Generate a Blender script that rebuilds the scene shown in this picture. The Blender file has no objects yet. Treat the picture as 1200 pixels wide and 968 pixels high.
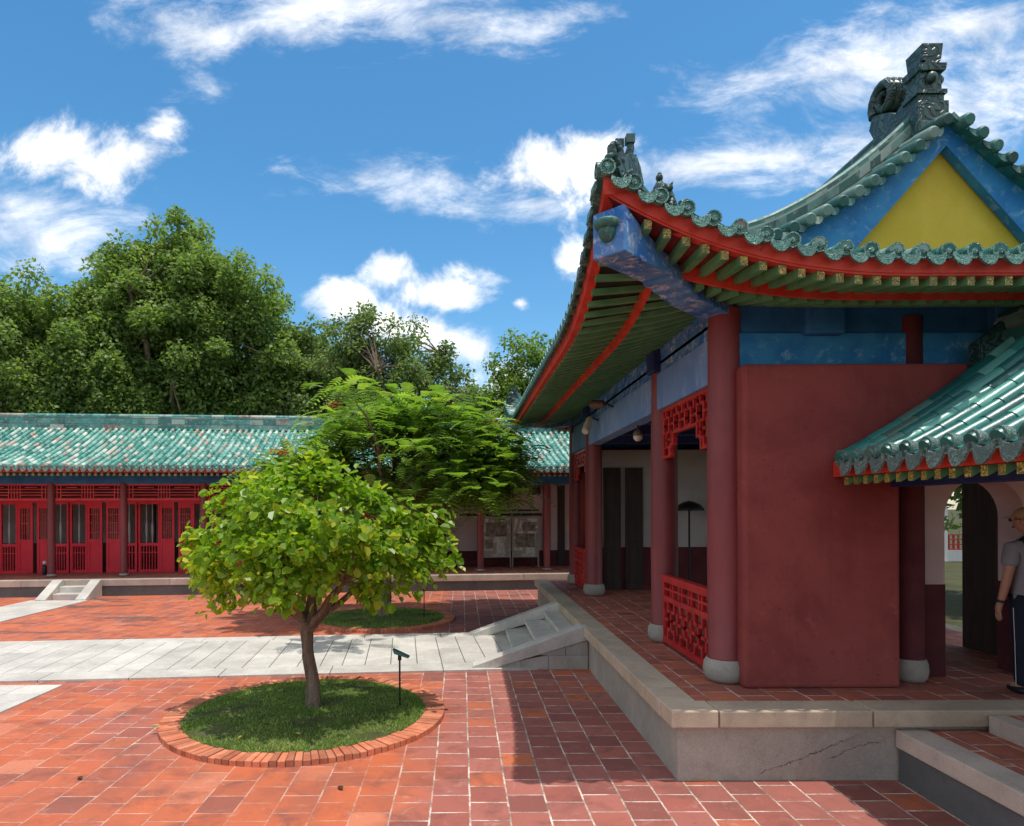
import bpy, math, random
import numpy as np
from mathutils import Vector, Matrix

random.seed(7)
rng = np.random.default_rng(7)
scene = bpy.context.scene
COL = scene.collection
R = math.radians
pi = math.pi

# ------------------------------------------------------------------ objects
ORG = {}

def tag(o, label=None, cat=None, group=None, kind=None):
    if label: o['label'] = label
    if cat: o['category'] = cat
    if group: o['group'] = group
    if kind: o['kind'] = kind
    return o

def thing(name, label, cat, loc=(0, 0, 0), rz=0.0, group=None, local=False):
    o = bpy.data.objects.new(name, None)
    o.empty_display_size = 0.2
    COL.objects.link(o)
    o.location = loc
    o.rotation_euler = (0, 0, rz)
    tag(o, label, cat, group)
    ORG[o.name] = Vector((0, 0, 0)) if local else Vector(loc)
    return o

def copy_tree(o, parent=None):
    c = o.copy()
    COL.objects.link(c)
    c.parent = parent
    for ch in list(o.children):
        copy_tree(ch, c)
    return c


class MB:
    """collects faces (with a per-face tint value) and links them as one mesh"""
    def __init__(self):
        self.v = []; self.f = []; self.t = []; self.m = []
        self.mi = 0

    def add(self, vs, fs, tint=0.5):
        b = len(self.v)
        self.v.extend([tuple(p) for p in vs])
        for f in fs:
            self.f.append([i + b for i in f]); self.t.append(tint); self.m.append(self.mi)

    def box(self, x0, x1, y0, y1, z0, z1, tint=0.5):
        vs = [(x0, y0, z0), (x1, y0, z0), (x1, y1, z0), (x0, y1, z0),
              (x0, y0, z1), (x1, y0, z1), (x1, y1, z1), (x0, y1, z1)]
        self.add(vs, [(0, 3, 2, 1), (4, 5, 6, 7), (0, 1, 5, 4), (1, 2, 6, 5), (2, 3, 7, 6), (3, 0, 4, 7)], tint)

    def quadbox(self, q, z0, z1, tint=0.5):
        vs = [(p[0], p[1], z0) for p in q] + [(p[0], p[1], z1) for p in q]
        n = len(q)
        fs = [tuple(range(n - 1, -1, -1)), tuple(range(n, 2 * n))]
        fs += [(i, (i + 1) % n, n + (i + 1) % n, n + i) for i in range(n)]
        self.add(vs, fs, tint)

    def extrude(self, pts, d, tint=0.5):
        """closed 3D outline pushed along vector d"""
        n = len(pts)
        vs = [tuple(p) for p in pts] + [(p[0] + d[0], p[1] + d[1], p[2] + d[2]) for p in pts]
        fs = [tuple(range(n - 1, -1, -1)), tuple(range(n, 2 * n))]
        fs += [(i, (i + 1) % n, n + (i + 1) % n, n + i) for i in range(n)]
        self.add(vs, fs, tint)

    def lathe(self, cx, cy, prof, n=24, tint=0.5, cap=True):
        vs = []; fs = []
        for r, z in prof:
            for k in range(n):
                a = 2 * pi * k / n
                vs.append((cx + r * math.cos(a), cy + r * math.sin(a), z))
        for j in range(len(prof) - 1):
            for k in range(n):
                k2 = (k + 1) % n
                fs.append((j * n + k, j * n + k2, (j + 1) * n + k2, (j + 1) * n + k))
        if cap:
            fs.append(tuple(range(n - 1, -1, -1)))
            fs.append(tuple((len(prof) - 1) * n + k for k in range(n)))
        self.add(vs, fs, tint)

    def tube(self, path, rad, n=8, tint=0.5, cap=True):
        path = [Vector(p) for p in path]
        if not hasattr(rad, '__len__'): rad = [rad] * len(path)
        vs = []; fs = []
        up = Vector((0.12, 0.31, 0.94)).normalized()
        for i, p in enumerate(path):
            t = (path[min(i + 1, len(path) - 1)] - path[max(i - 1, 0)]).normalized()
            u = up if abs(t.dot(up)) < 0.93 else Vector((1, 0.1, 0)).normalized()
            s = t.cross(u).normalized(); w = s.cross(t)
            for k in range(n):
                a = 2 * pi * k / n
                vs.append(p + (s * math.cos(a) + w * math.sin(a)) * rad[i])
        for j in range(len(path) - 1):
            for k in range(n):
                k2 = (k + 1) % n
                fs.append((j * n + k, j * n + k2, (j + 1) * n + k2, (j + 1) * n + k))
        if cap:
            fs.append(tuple(range(n - 1, -1, -1)))
            fs.append(tuple((len(path) - 1) * n + k for k in range(n)))
        self.add(vs, fs, tint)

    def bar(self, path, lat, w, h0, h1, tint=0.5):
        """rectangular section swept along path; lat = unit lateral vector, heights h0..h1 above path"""
        lat = Vector(lat)
        vs = []; fs = []
        for p in path:
            p = Vector(p)
            for s, h in ((-1, h0), (1, h0), (1, h1), (-1, h1)):
                q = p + lat * (s * w / 2); vs.append((q.x, q.y, q.z + h))
        n = len(path)
        for j in range(n - 1):
            for k in range(4):
                k2 = (k + 1) % 4
                fs.append((j * 4 + k, j * 4 + k2, (j + 1) * 4 + k2, (j + 1) * 4 + k))
        fs.append((3, 2, 1, 0)); fs.append(tuple((n - 1) * 4 + k for k in range(4)))
        self.add(vs, fs, tint)

    def ball(self, c, r, n=12, m=8, tint=0.5, sc=(1, 1, 1)):
        vs = []; fs = []
        for j in range(m + 1):
            th = pi * j / m
            for k in range(n):
                a = 2 * pi * k / n
                vs.append((c[0] + r * sc[0] * math.sin(th) * math.cos(a), c[1] + r * sc[1] * math.sin(th) * math.sin(a),
                           c[2] + r * sc[2] * math.cos(th)))
        for j in range(m):
            for k in range(n):
                k2 = (k + 1) % n
                fs.append((j * n + k, (j + 1) * n + k, (j + 1) * n + k2, j * n + k2))
        self.add(vs, fs, tint)

    def mirrored(self, axis, c):
        o = MB()
        for p in self.v:
            q = list(p); q[axis] = 2 * c - q[axis]; o.v.append(tuple(q))
        o.f = [f[::-1] for f in self.f]; o.t = list(self.t); o.m = list(self.m)
        return o

    def join(self, o):
        b = len(self.v)
        self.v += o.v
        self.f += [[i + b for i in f] for f in o.f]
        self.t += o.t; self.m += o.m
        return self

    def build(self, name, mat, parent=None, smooth=False, bevel=0.0, label=None):
        me = bpy.data.meshes.new(name)
        org = ORG.get(parent.name, Vector((0, 0, 0))) if parent else Vector((0, 0, 0))
        vs = np.array(self.v, dtype=np.float64) - np.array(org)[None, :]
        me.from_pydata(vs.tolist(), [], self.f)
        mats = mat if isinstance(mat, (list, tuple)) else [mat]
        for m_ in mats: me.materials.append(m_)
        if len(mats) > 1: me.polygons.foreach_set('material_index', self.m)
        at = me.attributes.new('tint', 'FLOAT', 'FACE')
        at.data.foreach_set('value', self.t)
        if smooth: me.polygons.foreach_set('use_smooth', [True] * len(self.f))
        me.update()
        o = bpy.data.objects.new(name, me)
        COL.objects.link(o)
        if parent:
            o.parent = parent
            ORG[o.name] = org
        if bevel:
            b = o.modifiers.new('bevel', 'BEVEL'); b.width = bevel; b.segments = 2; b.limit_method = 'ANGLE'
        if smooth and bevel == 0:
            pass
        if label: o['label'] = label
        return o


def autosmooth(o, ang=40):
    me = o.data
    me.polygons.foreach_set('use_smooth', [True] * len(me.polygons))
    try:
        me.set_sharp_from_angle(angle=R(ang))
    except Exception:
        pass
    return o

# ------------------------------------------------------------------ materials
class NT:
    def __init__(self, nt): self.nt = nt
    def n(self, typ, **kw):
        nd = self.nt.nodes.new(typ)
        for k, v in kw.items():
            if k.startswith('i_'):
                key = k[2:]
                key = int(key) if key.isdigit() else key.replace('_', ' ')
                self.put(nd.inputs[key], v)
            else: setattr(nd, k, v)
        return nd
    def put(self, sock, v):
        if isinstance(v, bpy.types.NodeSocket): self.nt.links.new(v, sock)
        else: sock.default_value = v
    def math(self, op, a, b=0.0, c=0.0, clamp=False):
        nd = self.nt.nodes.new('ShaderNodeMath'); nd.operation = op; nd.use_clamp = clamp
        for i, x in enumerate((a, b, c)): self.put(nd.inputs[i], x)
        return nd.outputs[0]
    def mix(self, fac, a, b, blend='MIX'):
        nd = self.nt.nodes.new('ShaderNodeMix'); nd.data_type = 'RGBA'; nd.blend_type = blend
        self.put(nd.inputs[0], fac)
        self.put(nd.inputs[6], c4(a)); self.put(nd.inputs[7], c4(b))
        return nd.outputs[2]
    def noise(self, vec, scale, detail=4, rough=0.55, dist=0.0):
        nd = self.n('ShaderNodeTexNoise'); self.put(nd.inputs['Vector'], vec)
        nd.inputs['Scale'].default_value = scale; nd.inputs['Detail'].default_value = detail
        nd.inputs['Roughness'].default_value = rough; nd.inputs['Distortion'].default_value = dist
        return nd.outputs['Fac']
    def ss(self, x, lo, hi, a=0.0, b=1.0):
        nd = self.n('ShaderNodeMapRange', interpolation_type='SMOOTHSTEP')
        self.put(nd.inputs[0], x)
        for i, q in enumerate((lo, hi, a, b)): self.put(nd.inputs[i + 1], q)
        return nd.outputs[0]
    def attr(self, name='tint'):
        return self.n('ShaderNodeAttribute', attribute_name=name).outputs['Fac']

def c4(c):
    if isinstance(c, bpy.types.NodeSocket): return c
    return (c[0], c[1], c[2], 1.0) if len(c) == 3 else c

def newmat(name):
    m = bpy.data.materials.new(name); m.use_nodes = True
    t = NT(m.node_tree); bs = m.node_tree.nodes['Principled BSDF']
    return m, t, bs

def coords(t, kind='Object'):
    return t.n('ShaderNodeTexCoord').outputs[kind]

def paint(name, c1, c2, scale=3.0, rough=0.6, lo=0.35, hi=0.65, spots=None, spot_lo=0.62, spot_hi=0.72, bump=0.15,
          fine=60.0, spec=0.4, tint=0.0, stretch=None, bdist=0.01):
    m, t, bs = newmat(name)
    co = coords(t)
    if stretch:
        mp = t.n('ShaderNodeMapping'); t.put(mp.inputs['Vector'], co); mp.inputs['Scale'].default_value = stretch; co2 = mp.outputs[0]
    else: co2 = co
    f = t.ss(t.noise(co2, scale, 6, 0.62, 0.4), lo, hi)
    col = t.mix(f, c1, c2)
    if spots is not None:
        s = t.ss(t.noise(co2, scale * 3.3, 8, 0.7, 0.8), spot_lo, spot_hi)
        col = t.mix(s, col, spots)
    g = t.noise(co, fine, 5, 0.6)
    col = t.mix(0.22, col, t.mix(g, (0.25, 0.25, 0.25), (1, 1, 1)), 'MULTIPLY')
    if tint:
        k = t.math('MULTIPLY_ADD', t.attr(), tint, 1.0 - tint * 0.5)
        cm = t.n('ShaderNodeCombineColor'); [t.put(cm.inputs[i], k) for i in range(3)]
        col = t.mix(1.0, col, cm.outputs[0], 'MULTIPLY')
    t.put(bs.inputs['Base Color'], col)
    t.put(bs.inputs['Roughness'], t.math('MULTIPLY_ADD', g, 0.3, rough - 0.15))
    bs.inputs['Specular IOR Level'].default_value = spec
    if bump:
        b = t.n('ShaderNodeBump'); b.inputs['Strength'].default_value = bump; b.inputs['Distance'].default_value = bdist
        t.put(b.inputs['Height'], t.math('ADD', g, t.math('MULTIPLY', t.noise(co, scale * 4, 5), 1.5)))
        t.put(bs.inputs['Normal'], b.outputs[0])
    return m

def glaze(name, dark, mid, pale, brown, wear=0.5, rough=0.28, ps=(0.6, 0.82, 0.93)):
    """glazed roof tile: tint per tile picks the shade, flaking shows the body"""
    m, t, bs = newmat(name)
    co = coords(t)
    tn = t.attr()
    cr = t.n('ShaderNodeValToRGB'); t.put(cr.inputs[0], tn)
    el = cr.color_ramp.elements
    el[0].position = 0.0; el[0].color = c4(dark)
    el[1].position = ps[0]; el[1].color = c4(mid)
    e = el.new(ps[1]); e.color = c4(tuple(0.6 * a + 0.4 * b for a, b in zip(mid, pale)))
    e = el.new(ps[2]); e.color = c4(pale)
    e = el.new(0.975); e.color = c4(brown)
    n1 = t.noise(co, 9, 6, 0.7, 0.5)
    f = t.ss(n1, 0.62 - 0.12 * wear, 0.74 - 0.1 * wear)
    col = t.mix(t.math('MULTIPLY', f, 0.35 + 0.4 * wear), cr.outputs[0], pale)
    d = t.ss(t.noise(co, 3.3, 6, 0.65), 0.52, 0.72)
    col = t.mix(t.math('MULTIPLY', d, 0.55), col, tuple(0.35 * x for x in dark))
    t.put(bs.inputs['Base Color'], col)
    t.put(bs.inputs['Roughness'], t.math('MULTIPLY_ADD', f, 0.35, t.math('MULTIPLY_ADD', n1, 0.25, rough - 0.1)))
    bs.inputs['Specular IOR Level'].default_value = 0.55
    b = t.n('ShaderNodeBump'); b.inputs['Strength'].default_value = 0.25; b.inputs['Distance'].default_value = 0.01
    t.put(b.inputs['Height'], t.noise(co, 25, 5, 0.6)); t.put(bs.inputs['Normal'], b.outputs[0])
    return m

def carved(name, low, high, scale=45.0):
    """moulded relief on the eave tiles"""
    m, t, bs = newmat(name)
    co = coords(t)
    f = t.ss(t.math('SINE', t.math('MULTIPLY', t.noise(co, scale * 0.5, 2, 0.5, 0.6), 38.0)), -0.6, 0.5)
    n = t.noise(co, 6, 5)
    hi = t.mix(t.ss(n, 0.4, 0.7), high, tuple(0.55 * x for x in high))
    t.put(bs.inputs['Base Color'], t.mix(f, low, hi))
    bs.inputs['Roughness'].default_value = 0.38
    b = t.n('ShaderNodeBump'); b.inputs['Strength'].default_value = 0.8; b.inputs['Distance'].default_value = 0.012
    t.put(b.inputs['Height'], f); t.put(bs.inputs['Normal'], b.outputs[0])
    return m

def tilefloor(name, zone=True, dark=1.0, off=(0.058, 0.0)):
    m, t, bs = newmat(name)
    co = t.n('ShaderNodeNewGeometry').outputs['Position']
    sp = t.n('ShaderNodeSeparateXYZ'); t.put(sp.inputs[0], co)
    wob = t.math('ADD', t.math('MULTIPLY', t.math('SUBTRACT', t.noise(co, 1.3, 2), 0.5), 0.02), t.math('MULTIPLY', t.math('SUBTRACT', t.noise(co, 26, 4, 0.6), 0.5), 0.012))
    cb = t.n('ShaderNodeCombineXYZ')
    t.put(cb.inputs[0], t.math('ADD', sp.outputs[1], t.math('ADD', wob, off[1] + 100 * 0.313)))
    t.put(cb.inputs[1], t.math('ADD', sp.outputs[0], t.math('ADD', wob, 100 * 0.313 - off[0])))
    br = t.n('ShaderNodeTexBrick'); t.put(br.inputs['Vector'], cb.outputs[0])
    br.offset = 0.43; br.inputs['Scale'].default_value = 1.0
    br.inputs['Brick Width'].default_value = 0.318; br.inputs['Row Height'].default_value = 0.313
    br.inputs['Mortar Size'].default_value = 0.0095; br.inputs['Mortar Smooth'].default_value = 0.45
    br.inputs['Color1'].default_value = (0, 0, 0, 1); br.inputs['Color2'].default_value = (1, 1, 1, 1)
    br.inputs['Mortar'].default_value = (0.5, 0.5, 0.5, 1)
    rnd = t.n('ShaderNodeSeparateColor'); t.put(rnd.inputs[0], br.outputs['Color']); rnd = rnd.outputs[0]
    mort = br.outputs['Fac']
    def ramp(stops):
        cr = t.n('ShaderNodeValToRGB'); t.put(cr.inputs[0], rnd)
        cr.color_ramp.interpolation = 'LINEAR'
        el = cr.color_ramp.elements
        el[0].position, el[0].color = stops[0][0], c4(stops[0][1])
        el[1].position, el[1].color = stops[1][0], c4(stops[1][1])
        for p, c in stops[2:]:
            e = el.new(p); e.color = c4(c)
        return cr.outputs[0]
    orange = ramp([(0.0, (0.32, 0.10, 0.066)), (0.10, (0.48, 0.125, 0.06)), (0.5, (0.57, 0.14, 0.056)), (0.8, (0.52, 0.12, 0.05)), (1.0, (0.60, 0.20, 0.11))])
    mauve = ramp([(0.0, (0.26, 0.085, 0.068)), (0.3, (0.37, 0.108, 0.082)), (0.6, (0.43, 0.145, 0.11)), (0.88, (0.38, 0.125, 0.10)), (0.95, (0.56, 0.14, 0.055)), (1.0, (0.56, 0.15, 0.065))])
    if zone:
        x = t.math('MULTIPLY_ADD', t.noise(co, 0.7, 4), 1.6, sp.outputs[0])
        z = t.ss(x, 0.05, 0.75)
        # a second mixed batch to the far left and beyond the pale path
        far = t.ss(t.noise(co, 0.35, 3, 0.6), 0.54, 0.62)
        z = t.math('MAXIMUM', z, t.math('MULTIPLY', far, 0.75))
        col = t.mix(z, orange, mauve)
    else: col = t.mix(0.45, mauve, orange); z = None
    st = t.noise(co, 2.6, 8, 0.68, 0.6)
    col = t.mix(t.math('MULTIPLY', t.ss(st, 0.46, 0.72), 0.8), col, (0.21, 0.075, 0.058))
    big = t.ss(t.noise(co, 0.55, 6, 0.66, 0.8), 0.46, 0.68)
    col = t.mix(t.math('MULTIPLY', big, 0.42), col, (0.24, 0.088, 0.07))
    if zone:      # dark patches stretched sideways on the far paving
        mpz = t.n('ShaderNodeMapping'); t.put(mpz.inputs['Vector'], co); mpz.inputs['Scale'].default_value = (0.55, 1.5, 1)
        far_patch = t.math('MULTIPLY', t.ss(t.noise(mpz.outputs[0], 0.9, 7, 0.62, 0.5), 0.56, 0.63), t.ss(sp.outputs[1], 11.5, 13.5))
        col = t.mix(t.math('MULTIPLY', far_patch, 0.72), col, (0.085, 0.055, 0.05))
    fn = t.noise(co, 40, 6, 0.65)
    col = t.mix(0.45, col, t.mix(fn, (0.42, 0.42, 0.42), (1.1, 1.1, 1.1)), 'MULTIPLY')
    sp2 = t.ss(t.noise(co, 17, 7, 0.75, 0.6), 0.60, 0.70)
    col = t.mix(t.math('MULTIPLY', sp2, 0.5), col, (0.13, 0.06, 0.05))
    dust = t.ss(t.noise(co, 5.5, 7, 0.7, 1.0), 0.56, 0.75)
    col = t.mix(t.math('MULTIPLY', dust, 0.35), col, (0.55, 0.36, 0.28))
    # pale mortar, patchy
    mvis = t.math('MULTIPLY', mort, t.ss(t.noise(co, 3.1, 5, 0.6), 0.3, 0.6, 0.35, 1.0))
    if zone: mvis = t.math('MULTIPLY', mvis, t.math('MULTIPLY_ADD', z, 0.7, 0.45), 0.0, clamp=True)
    mcol = t.mix(t.ss(t.noise(co, 4.0, 6, 0.7), 0.35, 0.65), (0.20, 0.145, 0.105), (0.74, 0.62, 0.53))
    col = t.mix(mvis, col, mcol)
    if dark != 1.0: col = t.mix(1.0, col, (dark, dark, dark), 'MULTIPLY')
    t.put(bs.inputs['Base Color'], col)
    t.put(bs.inputs['Roughness'], t.math('MULTIPLY_ADD', fn, 0.35, 0.5))
    bs.inputs['Specular IOR Level'].default_value = 0.35
    b = t.n('ShaderNodeBump'); b.inputs['Strength'].default_value = 0.5; b.inputs['Distance'].default_value = 0.006
    t.put(b.inputs['Height'], t.math('ADD', t.math('MULTIPLY', mort, -0.8), t.math('MULTIPLY', fn, 0.35)))
    t.put(bs.inputs['Normal'], b.outputs[0])
    return m

def leafmat(name, ca, cb, cc, trans=0.35, rough=0.45):
    m, t, bs = newmat(name)
    nt = m.node_tree
    cr = t.n('ShaderNodeValToRGB'); t.put(cr.inputs[0], t.attr())
    el = cr.color_ramp.elements
    el[0].position = 0.0; el[0].color = c4(ca); el[1].position = 0.55; el[1].color = c4(cb)
    e = el.new(1.0); e.color = c4(cc)
    t.put(bs.inputs['Base Color'], cr.outputs[0]); bs.inputs['Roughness'].default_value = rough
    bs.inputs['Specular IOR Level'].default_value = 0.4
    tr = t.n('ShaderNodeBsdfTranslucent')
    t.put(tr.inputs['Color'], t.mix(1.0, cr.outputs[0], (1.5, 1.6, 0.8), 'MULTIPLY'))
    mx = t.n('ShaderNodeMixShader'); mx.inputs[0].default_value = trans
    nt.links.new(bs.outputs[0], mx.inputs[1]); nt.links.new(tr.outputs[0], mx.inputs[2])
    nt.links.new(mx.outputs[0], nt.nodes['Material Output'].inputs['Surface'])
    return m

def plain(name, c, rough=0.5, metal=0.0, spec=0.4):
    m, t, bs = newmat(name)
    co = coords(t)
    n = t.noise(co, 14, 5)
    t.put(bs.inputs['Base Color'], t.mix(n, tuple(0.75 * x for x in c), tuple(min(1, 1.2 * x) for x in c)))
    bs.inputs['Roughness'].default_value = rough; bs.inputs['Metallic'].default_value = metal
    bs.inputs['Specular IOR Level'].default_value = spec
    return m

def stonemat(name, c, rough=0.75, crack=False, speck=130, tint=0.25):
    m, t, bs = newmat(name)
    co = coords(t)
    big = t.noise(co, 1.6, 7, 0.65, 0.4); fine = t.noise(co, speck, 3, 0.7); mid = t.noise(co, 11, 6, 0.7)
    col = t.mix(t.ss(big, 0.3, 0.7), tuple(0.72 * x for x in c), c)
    col = t.mix(t.math('MULTIPLY', t.ss(mid, 0.5, 0.75), 0.45), col, tuple(x * y for x, y in zip(c, (0.62, 0.56, 0.48))))
    col = t.mix(0.5, col, t.mix(t.ss(fine, 0.35, 0.65), (0.55, 0.55, 0.55), (1.12, 1.12, 1.12)), 'MULTIPLY')
    k = t.math('MULTIPLY_ADD', t.attr(), tint, 1.0 - tint * 0.5)
    cm = t.n('ShaderNodeCombineColor'); [t.put(cm.inputs[i], k) for i in range(3)]
    col = t.mix(1.0, col, cm.outputs[0], 'MULTIPLY')
    h = t.math('ADD', fine, t.math('MULTIPLY', mid, 1.2))
    if crack:
        mp = t.n('ShaderNodeMapping'); t.put(mp.inputs['Vector'], co); mp.inputs['Scale'].default_value = (0.5, 0.7, 1.6); mp.inputs['Rotation'].default_value = (0, 0.35, 0)
        mp.inputs['Location'].default_value = (0.35, 0.2, 0.1)
        sx = t.n('ShaderNodeSeparateXYZ'); t.put(sx.inputs[0], co)
        def crack_line(x0, x1, z0, sl, wd, seed):
            mo = t.n('ShaderNodeMapping'); t.put(mo.inputs['Vector'], co); mo.inputs['Location'].default_value = (seed, 0, seed * 2)
            wob = t.math('MULTIPLY', t.math('SUBTRACT', t.noise(mo.outputs[0], 3.2, 10, 0.72), 0.5), 0.26)
            wd = t.math('MULTIPLY_ADD', t.noise(mo.outputs[0], 9.0, 3), wd * 2.2, -wd * 0.35)
            dd = t.math('ABSOLUTE', t.math('ADD', t.math('SUBTRACT', sx.outputs[2], t.math('MULTIPLY_ADD', t.math('SUBTRACT', sx.outputs[0], x0), sl, z0)), wob))
            q = t.ss(dd, t.math('MULTIPLY', wd, 0.4), wd, 1.0, 0.0)
            return t.math('MULTIPLY', q, t.math('MULTIPLY', t.ss(sx.outputs[0], x0 - 0.02, x0 + 0.02), t.ss(sx.outputs[0], x1 - 0.1, x1, 1.0, 0.0)))
        cf = t.math('MAXIMUM', crack_line(-1.97, -1.10, 0.05, 0.42, 0.006, 0.0), crack_line(-1.35, -0.86, 0.22, 0.30, 0.007, 3.7))
        col = t.mix(t.math('MULTIPLY', cf, 0.85), col, (0.05, 0.04, 0.035))
        h = t.math('ADD', h, t.math('MULTIPLY', cf, -3.0))
    t.put(bs.inputs['Base Color'], col); bs.inputs['Roughness'].default_value = rough
    bs.inputs['Specular IOR Level'].default_value = 0.3
    b = t.n('ShaderNodeBump'); b.inputs['Strength'].default_value = 0.35; b.inputs['Distance'].default_value = 0.008
    t.put(b.inputs['Height'], h); t.put(bs.inputs['Normal'], b.outputs[0])
    return m

M = {}
M['ground_tile'] = tilefloor('terracotta_paving')
M['deck_tile'] = tilefloor('terracotta_deck', zone=False, off=(0.1, 0.12))
M['stone'] = stonemat('granite_grey', (0.46, 0.405, 0.34), crack=True)
M['coping'] = stonemat('granite_warm', (0.58, 0.46, 0.335))
M['coping_pale'] = stonemat('granite_pale_pink', (0.55, 0.45, 0.37))
M['pale'] = stonemat('pale_slab', (0.63, 0.59, 0.53), speck=90, tint=0.16)
M['dark_stone'] = stonemat('dark_stone', (0.14, 0.14, 0.135))
M['rubble'] = stonemat('rubble_stone', (0.46, 0.42, 0.36))
M['base_stone'] = stonemat('column_base_stone', (0.37, 0.35, 0.30))
M['column'] = paint('maroon_paint', (0.185, 0.034, 0.038), (0.24, 0.050, 0.050), 2.2, 0.5, spots=(0.30, 0.075, 0.07), spot_lo=0.66, spot_hi=0.8, bump=0.1, stretch=(1, 1, 0.35))
M['wall'] = paint('maroon_plaster', (0.20, 0.044, 0.042), (0.275, 0.066, 0.058), 0.9, 0.85, spots=(0.17, 0.036, 0.036), spot_lo=0.58, spot_hi=0.78, bump=0.3, spec=0.15, fine=38)
def aged_wall(name, c1, c2, pale, dark):
    m, t, bs = newmat(name); co = coords(t)
    def st(scl, sc, lo, hi, det=7, rg=0.65, di=0.4):
        mp = t.n('ShaderNodeMapping'); t.put(mp.inputs['Vector'], co); mp.inputs['Scale'].default_value = scl
        return t.ss(t.noise(mp.outputs[0], sc, det, rg, di), lo, hi)
    col = t.mix(st((1, 1, 1), 0.9, 0.35, 0.65), c1, c2)
    col = t.mix(t.math('MULTIPLY', st((5, 5, 0.35), 1.3, 0.52, 0.78), 0.28), col, pale)
    col = t.mix(t.math('MULTIPLY', st((7, 7, 0.22), 1.1, 0.58, 0.80), 0.3), col, dark)
    col = t.mix(t.math('MULTIPLY', st((1, 1, 1), 6.0, 0.62, 0.70, 9, 0.72, 0.8), 0.55), col, pale)
    col = t.mix(t.math('MULTIPLY', st((1, 1, 1.6), 14.0, 0.68, 0.72, 4, 0.6, 0.2), 0.6), col, dark)
    w = t.noise(co, 0.8, 8, 0.6, 0.5); hair = t.ss(t.math('ABSOLUTE', t.math('SUBTRACT', w, 0.5)), 0.0, 0.0012, 1.0, 0.0)
    hair = t.math('MULTIPLY', hair, t.ss(t.noise(co, 1.7, 2), 0.5, 0.6))
    col = t.mix(t.math('MULTIPLY', hair, 0.6), col, tuple(0.4 * x for x in dark))
    g = t.noise(co, 45, 5, 0.6); col = t.mix(0.25, col, t.mix(g, (0.3, 0.3, 0.3), (1, 1, 1)), 'MULTIPLY')
    t.put(bs.inputs['Base Color'], col); bs.inputs['Roughness'].default_value = 0.85; bs.inputs['Specular IOR Level'].default_value = 0.15
    b = t.n('ShaderNodeBump'); b.inputs['Strength'].default_value = 0.4; b.inputs['Distance'].default_value = 0.012
    t.put(b.inputs['Height'], t.math('ADD', g, t.math('MULTIPLY', t.noise(co, 5, 6), 2.0))); t.put(bs.inputs['Normal'], b.outputs[0])
    return m
M['wall'] = aged_wall('maroon_plaster_aged', (0.215, 0.046, 0.043), (0.295, 0.074, 0.064), (0.37, 0.122, 0.102), (0.115, 0.028, 0.028))
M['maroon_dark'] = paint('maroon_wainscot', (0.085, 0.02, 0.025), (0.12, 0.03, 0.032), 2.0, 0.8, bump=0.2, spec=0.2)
M['red'] = paint('red_lattice_paint', (0.42, 0.014, 0.018), (0.55, 0.03, 0.028), 5.0, 0.42, spots=(0.30, 0.012, 0.016), bump=0.08)
M['red_door'] = paint('red_door_paint', (0.60, 0.007, 0.026), (0.70, 0.016, 0.036), 1.4, 0.5, bump=0.05)
M['red_frieze'] = paint('red_frieze_paint', (0.46, 0.018, 0.026), (0.60, 0.055, 0.045), 3, 0.5, bump=0.05)
M['fascia'] = paint('red_fascia_paint', (0.52, 0.035, 0.018), (0.66, 0.070, 0.034), 4.0, 0.6, spots=(0.22, 0.03, 0.028), spot_lo=0.56, bump=0.2)
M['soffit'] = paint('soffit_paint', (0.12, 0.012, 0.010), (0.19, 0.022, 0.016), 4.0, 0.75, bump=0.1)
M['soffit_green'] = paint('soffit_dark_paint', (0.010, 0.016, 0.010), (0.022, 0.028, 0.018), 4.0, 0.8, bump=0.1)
M['rafter'] = paint('green_rafter_paint', (0.075, 0.26, 0.11), (0.13, 0.34, 0.16), 5.0, 0.6, spots=(0.13, 0.20, 0.12), bump=0.1)
M['yellow_end'] = carved('yellow_rafter_end', (0.10, 0.09, 0.03), (0.66, 0.50, 0.10), 70)
M['blue'] = paint('blue_paint', (0.012, 0.17, 0.44), (0.035, 0.26, 0.52), 2.5, 0.65, spots=(0.20, 0.42, 0.60), spot_lo=0.52, spot_hi=0.70, bump=0.2)
M['blue_pale'] = paint('blue_paint_faded', (0.13, 0.245, 0.50), (0.23, 0.345, 0.56), 1.7, 0.7, spots=(0.36, 0.45, 0.60), spot_lo=0.54, spot_hi=0.74, bump=0.2, stretch=(1, 1, 0.5))
M['blue_weather'] = paint('blue_paint_weathered', (0.020, 0.15, 0.46), (0.10, 0.27, 0.56), 2.6, 0.7, spots=(0.50, 0.57, 0.66), spot_lo=0.50, spot_hi=0.66, bump=0.3)
M['blue_dark'] = paint('navy_paint', (0.010, 0.028, 0.12), (0.018, 0.045, 0.17), 2.0, 0.6, bump=0.1)
M['blue_deep'] = paint('deep_blue_paint', (0.010, 0.095, 0.26), (0.025, 0.15, 0.34), 2.4, 0.65, spots=(0.07, 0.16, 0.32), bump=0.15)
M['yellow'] = paint('ochre_plaster', (0.66, 0.47, 0.055), (0.74, 0.54, 0.08), 1.6, 0.85, spots=(0.66, 0.52, 0.2), spot_lo=0.72, spot_hi=0.76, bump=0.2, spec=0.2)
M['plaster_grey'] = paint('shade_greyed_plaster', (0.36, 0.34, 0.32), (0.44, 0.42, 0.395), 1.2, 0.9, bump=0.15, spec=0.15)  # white plaster darkened in colour, standing in for the interior shade
M['white'] = paint('white_plaster', (0.62, 0.60, 0.57), (0.72, 0.70, 0.67), 1.2, 0.9, bump=0.15, spec=0.15)
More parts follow.
